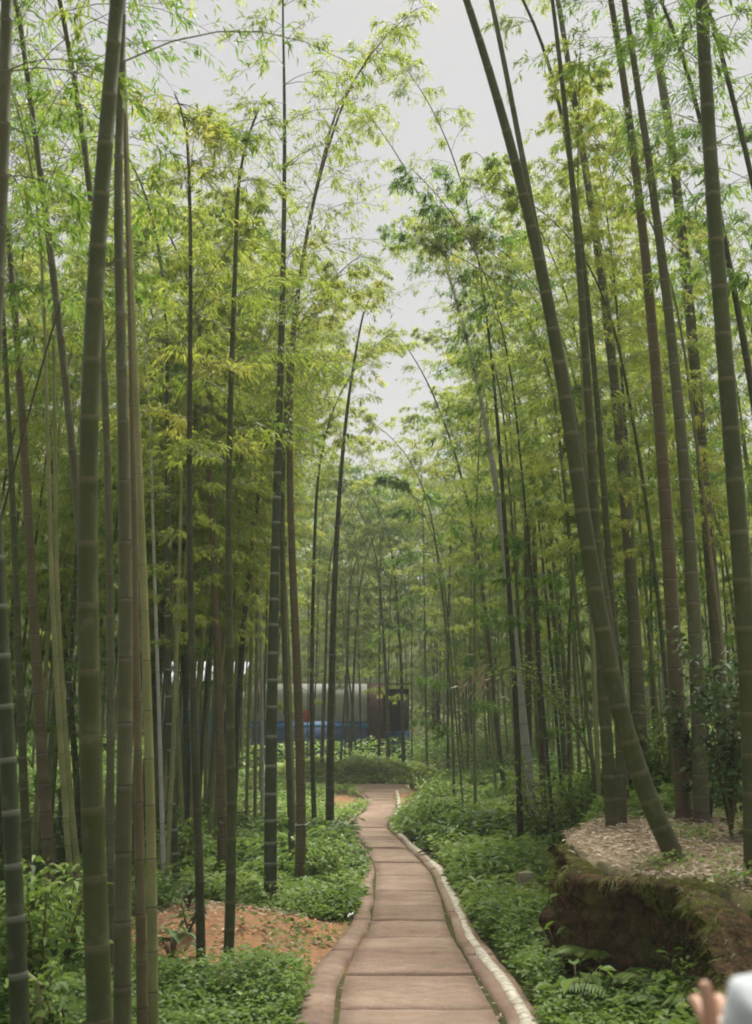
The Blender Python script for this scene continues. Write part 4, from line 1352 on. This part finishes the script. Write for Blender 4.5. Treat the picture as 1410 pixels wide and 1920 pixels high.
def fern(label, loc, seed, nf=9, ln=.45, az0=0, az1=6.28, group='ferns at the foot of the bank'):
    rng = np.random.default_rng(seed)
    loc = (loc[0], loc[1], loc[2] + .06)
    root = empty('fern', loc); tag(root, label, 'fern', group)
    L = np.array(loc)
    for k in range(nf):
        az = rng.uniform(az0, az1); bl = ln * rng.uniform(.6, 1.1)
        t = np.linspace(0, 1, 9)
        hd = np.array([math.cos(az), math.sin(az), 0]); sd = np.array([-hd[1], hd[0], 0])
        c = L + hd * (bl * t)[:, None] + np.array([0, 0, 1]) * (bl * (.9 * t - .75 * t * t))[:, None]
        v, f = tube_geo(c, np.linspace(.004, .001, 9), 4)
        tq = np.linspace(.15, .98, 20)
        cc = np.stack([np.interp(tq, t, c[:, i]) for i in range(3)], 1)
        V, Fc, A = [], [], []
        cen = np.repeat(cc, 2, 0); sg = np.tile([1, -1], len(tq))[:, None]
        l_ = np.repeat(bl * .28 * np.sin(np.clip(tq * 1.02, 0, 1) * math.pi * .9 + .25), 2)
        d = sd * sg + hd * .45 + np.array([0, 0, -.1])
        nn = np.tile([0, 0, 1.0], (len(cen), 1)) + rng.normal(0, .12, (len(cen), 3))
        lv, lf, kk_ = leaf_arrays(cen, d, nn, l_, np.full(len(cen), bl * .055), .15)
        st = mesh_obj('stalk', v, [tuple(q) for q in f], M['twig'], root)
        fr = leaves_obj('frond', [(lv, lf, kk_, rng.uniform(.3, .95, len(cen)))], M['herb'], root)
        st.parent = fr
        st.location = (0, 0, 0)
    return root


def gl(px, py):
    D = ground_hit(px, py); p = P(px, py, D)
    return (float(p[0]), float(D), float(H(p[0], D)))


def atD(px, D):
    a, _ = ray(px, 1800)
    return (a * D, D, float(H(a * D, D)))


fern('pale green fern at the foot of the bank, bottom right', gl(1185, 1905), 1, 12, .44)
fern('small fern low against the dark bank face', gl(1130, 1850), 2, 9, .36)
fern('fern growing out beside the mossy slope near the person', gl(1262, 1912), 3, 11, .5)
rosette('broadleaf_plant', 'large heart shaped leaves at the bottom edge below the bank', 'plant', gl(1085, 1912), 14, .13, .72, .30, 'herb', 5)
rosette('broadleaf_plant', 'bushy seedling with pointed leaves left of the ferns', 'plant', gl(1050, 1830), 26, .085, .55, .32, 'herb', 6)
rosette('broadleaf_plant', 'upright leafy seedlings in front of the dark bank hollow', 'plant', gl(1105, 1800), 18, .09, .4, .42, 'herb', 7)
rosette('broadleaf_plant', 'dark heart leaved plant at the near left end of the mound', 'plant', gl(322, 1800), 16, .12, .75, .26, 'herb_dk', 8)
rosette('broadleaf_plant', 'bluish broad leaved clump at the far left rim of the mound', 'plant', gl(352, 1705), 16, .11, .7, .24, 'herb_dk', 9)
rosette('broadleaf_plant', 'broad leaved clump behind the straight olive bamboo', 'plant', gl(460, 1692), 18, .09, .7, .2, 'herb_dk', 10)
rosette('broadleaf_plant', 'pale green broad leaves at the right rim of the mound', 'plant', gl(590, 1700), 18, .09, .65, .2, 'herb', 11)
rosette('broadleaf_plant', 'tuft growing over the path edge below the arching bamboo', 'plant', gl(628, 1720), 40, .10, .14, .14, 'herb', 12)


def shrub(name, label, loc, hgt, rad, n, ln, wd, mat, seed, nst=9, lean=(0, 0), oval=True):
    rng = np.random.default_rng(seed)
    root = empty(name, loc); tag(root, label, 'shrub')
    L = np.array(loc); st = MB(); V = []
    cs, ds = [], []
    for k in range(nst):
        az = rng.uniform(0, 6.28); top = L + np.array([math.cos(az) * rad * rng.uniform(.3, 1) + lean[0], math.sin(az) * rad * rng.uniform(.3, 1) + lean[1], hgt * rng.uniform(.55, 1)])
        mid = (L + top) / 2 + np.array([rng.normal(0, .04), rng.normal(0, .04), hgt * .06])
        c = np.array([(1 - t) ** 2 * L + 2 * t * (1 - t) * mid + t * t * top for t in np.linspace(0, 1, 7)])
        st.tube(c, np.linspace(.010, .003, 7), 5)
        m_ = n // nst
        t = rng.uniform(.2, 1, m_)
        cc = np.stack([np.interp(t, np.linspace(0, 1, 7), c[:, i]) for i in range(3)], 1) + rng.normal(0, rad * .16, (m_, 3))
        cs.append(cc); a = rng.uniform(0, 6.28, m_)
        ds.append(np.stack([np.cos(a), np.sin(a), rng.uniform(-.5, .4, m_)], 1))
    st.build('stem', M['twig'], root, smooth=True)
    c = np.concatenate(cs); d = np.concatenate(ds); m_ = len(c)
    l_ = rng.uniform(.7, 1.25, m_) * ln
    nn = rng.normal(0, .4, (m_, 3)) + np.array([0, 0, 1])
    v, f, k = leaf_arrays(c, d, nn, l_, l_ * wd, .2, oval)
    leaves_obj('foliage', [(v, f, k, rng.uniform(.1, 1, m_))], M[mat], root)
    return root


shrub('shrub', 'glossy dark leaved shrub in front of the thick culm at the right edge', atD(1388, 8.6), 1.75, .34, 620, .095, .5, 'herb_dk', 1)
shrub('shrub', 'leafy shrub partly hidden behind the whitish topped bamboo', atD(1350, 9.6), 1.3, .35, 420, .09, .5, 'herb_dk', 2)
shrub('shrub', 'light green shrub on the bank left of the ledge corner bamboo', atD(1095, 13.5), 1.1, .75, 480, .085, .5, 'herb', 3, 12)
shrub('shrub', 'shrub with drooping leaf sprays left of the leaning culm foot', atD(1040, 15.5), 1.4, .9, 480, .10, .45, 'herb', 4, 12)
shrub('shrub', 'feathery shrub behind the reddish brown bamboo', atD(1235, 12.5), 1.2, .6, 600, .10, .35, 'herb', 5, 10)
shrub('sapling', 'straggly green sapling filling the lower left corner', atD(75, 6.2), .85, .40, 520, .085, .42, 'herb', 6, 11)
shrub('sapling', 'thin leafed sapling at the foot of the reddish brown bamboo', atD(120, 7.6), .8, .45, 460, .08, .40, 'herb', 7, 10)
shrub('sapling', 'low leafy sapling between the thick green culm and the corner', atD(130, 5.6), .45, .3, 320, .07, .45, 'herb', 8, 9)
shrub('shrub', 'dark green shrub behind the left end of the mound', atD(335, 13.0), .8, .7, 700, .08, .5, 'herb', 9, 12)
shrub('shrub', 'dense green shrub beside the brown barked bamboo', atD(600, 13.5), .55, .7, 800, .075, .5, 'herb', 10, 12)
shrub('shrub', 'rounded light green shrub leaning over the path right of the bend', atD(830, 19.0), .7, .8, 600, .085, .45, 'herb', 11, 14)
shrub('shrub', 'grey green feathery shrub at the right of the far bend', atD(830, 25.0), .7, 1.1, 600, .11, .35, 'herb', 12, 14)
shrub('sapling', 'small leafy sapling in front of the thin dark bamboo at the mound', atD(352, 8.6), .42, .14, 90, .06, .5, 'herb_dk', 13, 4)

# ------------------------------------------------------------------ dead and broken bamboo
def dead_stem(label, pts, wb, wt, D, mat, split=False, name='broken_bamboo', cat='broken bamboo'):
    k = D / (F * 1.03) / 2
    wp = np.array([P(a, b_, D) for a, b_ in pts])
    wp = np.vstack([wp[0] + (0, 0, float(H(wp[0][0], D)) - wp[0][2] - .03), wp]) if wp[0][2] > H(wp[0][0], D) + .02 else wp
    root = empty(name, tuple(wp[0])); tag(root, label, cat)
    seg = np.concatenate([[0], np.cumsum(np.linalg.norm(np.diff(wp, axis=0), axis=1))]); L = seg[-1]
    r_of = lambda s: float(np.interp(s, [0, L], [wb * k, wt * k]))
    v, f, at_, nodes, at, _ = culm_geo(wp, r_of, (.2, .3), 10, True, 4)
    mesh_obj('culm', v, f, M[mat], root, smooth=True, attrs=at_)
    if split:
        mb = MB(); top = at(L)
        for j in range(5):
            a = j * 1.25; e = top + np.array([math.cos(a) * .03 + .05, math.sin(a) * .03, .10 + .09 * random.random()])
            mb.tube([at(L - .04) + np.array([math.cos(a), math.sin(a), 0]) * wt * k * .8, e], [.010, .002], 4)
        mb.build('splinter', M[mat], root)
    return root


dead_stem('broken dead bamboo with a splintered pale top, left of the leaning culm', [(992, 1480), (991, 1250), (989, 1080), (988, 1000), (993, 975)], 11, 14, 17.0, 'c_brown', True)
dead_stem('rotten reddish brown broken culm close behind the splintered pale one', [(1018, 1460), (1012, 1300), (1004, 1100), (1001, 985)], 12, 9, 17.6, 'c_brown')
dead_stem('short leaning broken bamboo with a pointed tip right of the splintered one', [(1068, 1460), (1066, 1300), (1068, 1150), (1082, 1040)], 9, 5, 16.5, 'c_brown')
dead_stem('thin dark dead stalk slanting across the upper left bamboos', [(-40, 1150), (5, 960), (50, 790), (100, 610), (112, 575)], 7, 4, 6.8, 'c_dark', name='dead_stalk', cat='dead stalk')
dead_stem('short dark rotten stub with a knobbed top by the reddish brown bamboo', [(116, 1730), (113, 1715), (112, 1690), (108, 1674)], 6, 15, 8.4, 'c_dark', name='bamboo_stub', cat='stub')
dead_stem('short pale cut stake standing in the lower left corner plants', [(76, 1919), (72, 1880), (70, 1846)], 12, 11, 5.4, 'c_pale', name='cut_stake', cat='stake')

root = empty('fallen_cane', tuple(P(60, 1835, 5.6))); tag(root, 'short pale cut cane lying slanted on the corner plants', 'cane')
v, f, at_, _, _, _ = culm_geo(np.array([P(46, 1822, 5.6), P(62, 1834, 5.5), P(80, 1850, 5.4)]), lambda s: .010, (.1, .14), 8, False, 2)
mesh_obj('culm', v, f, M['c_pale'], root, smooth=True, attrs=at_)

# slanting dead branch with withered leaves on the right bank
D = 14.5
pts = np.array([P(1118, 1440, 13.5), P(1095, 1395, 13.7), P(1062, 1330, 14.0), P(1030, 1290, 14.3), P(1000, 1262, 14.5), P(960, 1250, 14.7), P(900, 1270, 15.0)])
root = empty('fallen_branch', tuple(pts[0])); tag(root, 'dark slanting dead branch with withered brown leaves on the right bank', 'branch')
b_ = MB(); b_.tube(pts, np.linspace(.022, .005, 7), 7); b_.build('branch', M['twig'], root, smooth=True)
rng = np.random.default_rng(8); n = 70
c = np.array([P(905, 1268, 15.0)]) + rng.normal(0, 1, (n, 3)) * (.20, .12, .12)
d = rng.normal(0, .6, (n, 3)) + (-.25, 0, -.9)
v, f, k = leaf_arrays(c, d, rng.normal(0, 1, (n, 3)), rng.uniform(.12, .24, n), rng.uniform(.018, .03, n), .1)
leaves_obj('withered_leaves', [(v, f, k, rng.uniform(0, .6, n))], M['litter'], root)
n = 420; t = rng.uniform(.15, .9, n)
c = np.stack([np.interp(t, np.linspace(0, 1, 7), pts[:, i]) for i in range(3)], 1) + rng.normal(0, .14, (n, 3))
v, f, k = leaf_arrays(c, rand_dir(n, rng, -.5, .5), rng.normal(0, .4, (n, 3)) + (0, 0, 1), rng.uniform(.07, .13, n), rng.uniform(.02, .035, n), .1)
leaves_obj('green_leaves', [(v, f, k, rng.uniform(.3, 1, n))], M['herb'], root)

# ------------------------------------------------------------------ small things on the ground
M['paper'] = simple('white_paper', (0.85, 0.85, 0.85), .6, .05)
def scrap(label, loc, s, seed):
    rng = np.random.default_rng(seed)
    n = 6; vs = []
    for i in range(n):
        for j in range(n):
            vs.append((loc[0] + (i / (n - 1) - .5) * s[0] + rng.normal(0, .003), loc[1] + (j / (n - 1) - .5) * s[1], loc[2] + .012 + abs(rng.normal(0, .010)) + .03 * (i / (n - 1)) ** 2))
    f = [(i * n + j, i * n + j + 1, (i + 1) * n + j + 1, (i + 1) * n + j) for i in range(n - 1) for j in range(n - 1)]
    o = mesh_obj('paper_scrap', vs, f, M['paper'], origin=loc, smooth=True)
    sm = o.modifiers.new('thick', 'SOLIDIFY'); sm.thickness = .002
    tag(o, label, 'litter')


g1 = gl(657, 1733); scrap('crumpled white paper scrap at the left edge of the path beside the mound', (g1[0], g1[1], float(zpath(g1[1])) + .02), (.055, .11), 1)
p = P(565, 1547, ground_hit(563, 1662) - .10)
root = empty('white_ribbon', tuple(p)); tag(root, 'small white plastic ribbon tied round the brown barked bamboo', 'ribbon')
b_ = MB(); th = np.linspace(0, 6.28, 13); b_.tube([p + (math.cos(a) * .062, .10 + math.sin(a) * .062, .004 * math.sin(3 * a)) for a in th], .006, 5, False)
b_.build('band', M['paper'], root, smooth=True)
b_ = MB(); b_.tube([p + (-.03, .03, 0), p + (-.075, 0, -.005), p + (-.06, -.01, .02)], .006, 5); b_.tube([p + (.03, .03, 0), p + (.085, 0, .02), p + (.10, -.01, .035)], .005, 5)
b_.build('loose_end', M['paper'], root, smooth=True)

M['conc'] = simple('weathered_concrete', (0.34, 0.29, 0.21), .95, .35, 12)
q = gl(985, 1690)
b_ = MB(); b_.box((q[0], q[1], q[2] + .10), (.17, .14, .42), rz=.25, rx=.05)
o = b_.build('marker_post', M['conc'], origin=(q[0], q[1], q[2])); bv = o.modifiers.new('bevel', 'BEVEL'); bv.width = .012; bv.segments = 2
tag(o, 'small squat stone marker half buried in the herbs below the ledge', 'marker stone')

# clods on the mound
M['clod'] = simple('red_clod', (0.42, 0.19, 0.085), .95, .35, 20)
b_ = MB(); rr = random.Random(12)
for i in range(120):
    x = -.5 + rr.gauss(0, .35); y = 9.9 + rr.gauss(0, .35)
    if x > pc(1, y) - .12: continue
    r = rr.uniform(.008, .035)
    th = np.linspace(0, 6.28, 7)[:-1]
    vs = [(x, y, float(H(x, y)) + r * .9)] + [(x + math.cos(a) * r * rr.uniform(.7, 1.2), y + math.sin(a) * r * rr.uniform(.7, 1.2), float(H(x, y)) - .004) for a in th]
    b_.add(vs, [(0, 1 + k, 1 + (k + 1) % 6) for k in range(6)])
tag(b_.build('soil_clods', M['clod']), 'crumbled orange clods on the right rim of the red mound', 'soil', kind='stuff')

# ------------------------------------------------------------------ shed beyond the bend
M['white_wall'] = simple('white_sheet', (0.40, 0.40, 0.38), .8, .25, 1.5)
M['blue'] = simple('blue_sheet', (0.03, 0.10, 0.26), .5, .35, 4)
M['blue2'] = simple('bright_blue', (0.04, 0.22, 0.55), .45, .25, 5)
M['redb'] = simple('dark_brick', (0.07, 0.035, 0.025), .9, .4, 12)
M['redp'] = simple('red_paint', (0.45, 0.06, 0.04), .6, .2)
M['roof'] = simple('pale_roof', (0.24, 0.27, 0.32), .5, .2, 3)
M['dark'] = simple('opening_shade', (0.012, 0.013, 0.018), .9, .2)  # near-black base colour, paints the shade inside open fronts
M['timber'] = simple('old_timber', (0.10, 0.07, 0.045), .85, .3, 14)
Y0 = 36.5
zb = float(H(-1, Y0)) - .1
root = empty('shed', (-1.5, Y0, zb)); tag(root, 'low white shed with blue lower panels beyond the bend of the path', 'shed')
def X(px, D=Y0): return ray(px, 1400)[0] * D
def Z(py, D=Y0): return EYE + ray(700, py)[1] * D
x0, x1 = X(470), X(688)
b_ = MB(); b_.box(((x0 + x1) / 2, Y0 + .1, (Z(1352) + Z(1282)) / 2), (x1 - x0, .10, Z(1282) - Z(1352))); b_.build('upper_wall', M['white_wall'], root)
b_ = MB(); b_.box(((x0 + x1) / 2, Y0 + .12, (Z(1352) + zb - .2) / 2), (x1 - x0, .10, Z(1352) - .003 - zb + .2)); b_.build('lower_wall', M['blue'], root)
b_ = MB(); b_.box(((x0 + x1) / 2, Y0 - .02, Z(1361)), (x1 - x0 + .1, .14, .11)); b_.build('blue_rail', M['blue2'], root)
b_ = MB()
for i in range(9):
    xx = x0 + (x1 - x0) * (i + .5) / 9
    b_.box((xx, Y0 + .045, Z(1306)), (.035, .03, Z(1282) - Z(1350)))
b_.build('batten', M['timber'], root)
b_ = MB(); b_.box((X(573), Y0 + .03, Z(1343)), (.32, .03, .42)); b_.build('red_notice', M['redp'], root)
b_ = MB(); b_.tube([P(628, 1402, Y0 - .4), P(655, 1397, Y0 - .4), P(678, 1385, Y0 - .4)], .03, 7); b_.build('white_pipe', M['paper'], root, smooth=True)
b_ = MB(); b_.box((X(703), Y0 + .25, (Z(1282) + zb) / 2), (X(718) - X(688), .22, Z(1282) - zb)); b_.build('brick_pier', M['redb'], root)
b_ = MB(); b_.box((X(743), Y0 + 1.6, (Z(1288) + zb) / 2), (X(772) - X(718) , .2, Z(1288) - zb)); b_.build('bay_shade_panel', M['dark'], root)  # solid panel coloured near-black as the shade within the bay
b_ = MB(); b_.box((X(743), Y0 + 1.3, (Z(1370) + zb) / 2), (X(768) - X(718), .10, Z(1370) - zb)); b_.build('blue_counter', M['blue'], root)
b_ = MB(); b_.box((X(615), Y0 + 2.0, Z(1277)), (X(776) - X(455), 3.6, .06), rx=.05); b_.build('roof', M['timber'], root)
b_ = MB(); b_.box(((x0 + x1) / 2, Y0 + 3.4, (Z(1282) + zb) / 2), (x1 - x0, .1, Z(1282) - zb)); b_.build('rear_wall', M['white_wall'], root)
rf = MB()
Y1 = 34.6
root = empty('stall', (X(385, Y1), Y1, float(H(-6, Y1)) - .1)); tag(root, 'blue sided stall with a pale corrugated roof, glimpsed left between the culms', 'stall')
zb2 = root.location.z
xa, xb = X(292, Y1), X(452, Y1)
b_ = MB()
nxr = 40
vs = []
for i in range(nxr):
    for j in range(2):
        vs.append((xa + (xb - xa) * i / (nxr - 1), Y1 - .8 + 2.6 * j, Z(1288, Y1) + .95 * j + .035 * (i % 2)))
b_.add(vs, [(2 * i, 2 * i + 2, 2 * i + 3, 2 * i + 1) for i in range(nxr - 1)])
o = b_.build('roof', M['roof'], root); sm = o.modifiers.new('thick', 'SOLIDIFY'); sm.thickness = .02
b_ = MB(); b_.box(((xa + xb) / 2, Y1 + .3, (Z(1330, Y1) + Z(1296, Y1)) / 2), (xb - xa, .08, Z(1296, Y1) - Z(1330, Y1))); b_.build('upper_wall', M['white_wall'], root)
b_ = MB(); b_.box(((xa + X(392, Y1)) / 2 + .1, Y1 + .1, (Z(1334, Y1) + zb2) / 2), (X(392, Y1) - xa - .1, .08, Z(1334, Y1) - zb2)); b_.build('blue_tarpaulin', M['blue2'], root)
b_ = MB(); b_.box((X(401, Y1), Y1 + .1, Z(1350, Y1)), (.16, .06, .45)); b_.build('red_board', M['redp'], root)
b_ = MB(); b_.box(((X(396, Y1) + xb) / 2, Y1 + .6, (Z(1334, Y1) + zb2) / 2), (xb - X(396, Y1), .08, Z(1334, Y1) - zb2)); b_.build('stall_shade_panel', M['dark'], root)  # near-black panel, painted shade of the stall's open front
for xx in (xa + .05, xb - .05):
    b_ = MB(); b_.box((xx, Y1 - .6, (Z(1290, Y1) + zb2) / 2), (.1, .1, Z(1290, Y1) - zb2)); b_.build('post', M['timber'], root)

# ------------------------------------------------------------------ person at the right edge, seen from behind
M['skin'] = simple('skin', (0.42, 0.25, 0.17), .5, .08, 20)
m, nt, b = new_mat('white_cotton')
tc = N(nt, 'ShaderNodeTexCoord'); n1 = noise(nt, 6, 4, .6, tc.outputs['Object']); n2 = noise(nt, 400, 2, .5, tc.outputs['Object'])
c_ = ramp(nt, n1.outputs['Fac'], [(.3, (0.34, 0.37, 0.385)), (.7, (0.42, 0.45, 0.465))]); nt.links.new(c_.outputs[0], b.inputs['Base Color'])
b.inputs['Roughness'].default_value = .9
bump(nt, b, math_(nt, 'ADD', n1.outputs['Fac'], math_(nt, 'MULTIPLY', n2.outputs['Fac'], .06)), .7, .02)
M['shirt'] = m
M['trouser'] = simple('dark_trousers', (0.03, 0.035, 0.05), .9, .2, 10)
M['hair'] = simple('black_hair', (0.012, 0.010, 0.009), .45, .3, 40)
M['shoe'] = simple('grey_shoe', (0.10, 0.10, 0.11), .7, .2)


def skin_mesh(name, verts, edges, radii, mat, parent, sub=2, root_i=0):
    me = bpy.data.meshes.new(name)
    off = parent.location
    me.from_pydata([(v[0] - off[0], v[1] - off[1], v[2] - off[2]) for v in verts], edges, [])
    o = bpy.data.objects.new(name, me); C.objects.link(o); o.parent = parent
    me.materials.append(mat)
    sk = o.modifiers.new('skin', 'SKIN'); sk.use_smooth_shade = True
    me.skin_vertices  # created by the modifier or below
    if not me.skin_vertices:
        bpy.context.view_layer.objects.active = o
        bpy.ops.mesh.customdata_skin_add()
    for i, r in enumerate(radii):
        sv = me.skin_vertices[0].data[i]
        sv.radius = (r, r) if np.isscalar(r) else r
        sv.use_root = (i == root_i)
    ss = o.modifiers.new('sub', 'SUBSURF'); ss.levels = sub; ss.render_levels = sub
    return o


px_, py_ = 0.605, 1.27
pr = empty('person', (px_, py_, 0)); tag(pr, 'person in a white T-shirt with one hand raised, cut off by the lower right corner', 'person')
V_, E_, R_ = [], [], []
def sv(p, r, par=None):
    V_.append(p); R_.append(r)
    if par is not None: E_.append((par, len(V_) - 1))
    return len(V_) - 1


pel = sv((px_, py_, .86), (.145, .10))
wst = sv((px_, py_, 1.00), (.125, .09), pel)
cst = sv((px_, py_ + .005, 1.17), (.14, .10), wst)
ush = sv((px_, py_, 1.30), (.12, .08), cst)
nk = sv((px_, py_ + .01, 1.375), .052, ush)
hd0 = sv((px_, py_ + .02, 1.43), .055, nk)
hd1 = sv((px_, py_ + .03, 1.48), (.070, .085), hd0)
hd2 = sv((px_, py_ + .02, 1.55), (.076, .092), hd1)
hd3 = sv((px_, py_ + .015, 1.60), (.055, .065), hd2)
nose = sv((px_, py_ + .125, 1.50), .011, hd1)
for sx in (-1, 1):
    sv((px_ + sx * .083, py_ + .02, 1.51), .014, hd1)
# left arm, bent, hand raised in front of the shoulder
ls = sv((.455, 1.25, 1.285), .050, ush)
le = sv((.432, 1.33, 1.04), .037, ls)
lw_ = sv((.478, 1.49, 1.150), .024, le)
lp = sv((.474, 1.505, 1.190), (.028, .022), lw_)
for i, (dx, ln_) in enumerate(((-.024, .058), (-.008, .068), (.009, .064), (.024, .050))):
    a = sv((.474 + dx * .9, 1.515, 1.222), .0095, lp)
    b1 = sv((.474 + dx * 1.0, 1.54, 1.222 + ln_ * .30), .0088, a)
    b2 = sv((.476 + dx * 1.0, 1.562, 1.222 + ln_ * .15), .0080, b1)
th1 = sv((.456, 1.49, 1.212), .0115, lp)
th2 = sv((.452, 1.488, 1.246), .0105, th1)
th3 = sv((.447, 1.490, 1.276), .0085, th2)
# right arm hanging
rs = sv((px_ + .16, 1.26, 1.285), .050, ush)
re = sv((px_ + .20, 1.24, 1.02), .037, rs)
rw = sv((px_ + .19, 1.31, .80), .025, re)
rp = sv((px_ + .185, 1.325, .745), (.022, .034), rw)
for dy_, ln_ in ((-.026, .055), (-.009, .068), (.009, .066), (.026, .06)):
    a = sv((px_ + .18, 1.33 + dy_, .70), .009, rp)
    sv((px_ + .172, 1.335 + dy_, .70 - ln_ * .7), .0078, a)
a = sv((px_ + .175, 1.365, .735), .0105, rp); sv((px_ + .168, 1.38, .70), .009, a)
for sx, st_ in ((-1, .10), (1, -.14)):
    hp = sv((px_ + sx * .085, py_, .80), .085, pel)
    kn = sv((px_ + sx * .09, py_ + st_ * .6 + .02, .45), .056, hp)
    an = sv((px_ + sx * .09, py_ + st_, .09), .036, kn)
    sv((px_ + sx * .095, py_ + st_ + .14, .045), (.035, .028), an)
skin_mesh('body', V_, E_, R_, M['skin'], pr)
# shirt
V_, E_, R_ = [], [], []
a = sv((px_, py_, .84), (.165, .125)); b1 = sv((px_, py_, 1.0), (.150, .115), a); c1 = sv((px_, py_, 1.16), (.158, .118), b1)
d1 = sv((px_, py_, 1.285), (.135, .090), c1); sv((px_, py_ + .005, 1.345), (.072, .060), d1)
s1 = sv((.452, 1.25, 1.280), .070, d1); s2 = sv((.437, 1.285, 1.19), .062, s1); sv((.425, 1.31, 1.115), .058, s2)
s1 = sv((px_ + .158, 1.26, 1.280), .070, d1); s2 = sv((px_ + .175, 1.255, 1.19), .062, s1); sv((px_ + .187, 1.25, 1.115), .058, s2)
sh = skin_mesh('t_shirt', V_, E_, R_, M['shirt'], pr)
# sleeve seam
seam = MB(); pts = []
for a_ in np.linspace(0, 2 * math.pi, 25):
    pts.append(np.array([.487, 1.25, 1.282]) + np.array([.012 * math.cos(a_), math.sin(a_) * .078, math.cos(a_) * .080]))
# trousers
V_, E_, R_ = [], [], []
a = sv((px_, py_, .88), (.150, .108))
for sx, st_ in ((-1, .10), (1, -.14)):
    hp = sv((px_ + sx * .085, py_, .78), .098, a); kn = sv((px_ + sx * .09, py_ + st_ * .6 + .02, .45), .070, hp); sv((px_ + sx * .09, py_ + st_, .13), .058, kn)
skin_mesh('trousers', V_, E_, R_, M['trouser'], pr)
for sx, st_ in ((-1, .10), (1, -.14)):
    V_, E_, R_ = [], [], []
    a = sv((px_ + sx * .09, py_ + st_ - .03, .055), (.045, .040)); b1 = sv((px_ + sx * .092, py_ + st_ + .08, .048), (.046, .034), a); sv((px_ + sx * .096, py_ + st_ + .17, .040), (.038, .024), b1)
    skin_mesh('shoe', V_, E_, R_, M['shoe'], pr)
V_, E_, R_ = [], [], []
a = sv((px_, py_ - .005, 1.50), (.088, .088)); b1 = sv((px_, py_ - .0, 1.57), (.092, .10), a); sv((px_, py_ + .015, 1.625), (.07, .08), b1)
sv((px_, py_ - .045, 1.42), (.055, .035), a)
skin_mesh('hair', V_, E_, R_, M['hair'], pr)

# ------------------------------------------------------------------ haze, added to imitate lens glow and lift the tones
m = bpy.data.materials.new('haze'); m.use_nodes = True
nt = m.node_tree; nt.nodes.clear()
pv = nt.nodes.new('ShaderNodeVolumePrincipled')
pv.inputs['Color'].default_value = (0.95, 0.96, 0.92, 1)
pv.inputs['Density'].default_value = 0.0018
pv.inputs['Anisotropy'].default_value = 0.2
mo_ = nt.nodes.new('ShaderNodeOutputMaterial')
nt.links.new(pv.outputs[0], mo_.inputs['Volume'])
b_ = MB(); b_.box((0, 220, 22), (820, 570, 60))
hz = b_.build('haze', m)
tag(hz, 'thin pale haze added through the bamboo forest to imitate glow round the leaves', 'haze', kind='stuff')
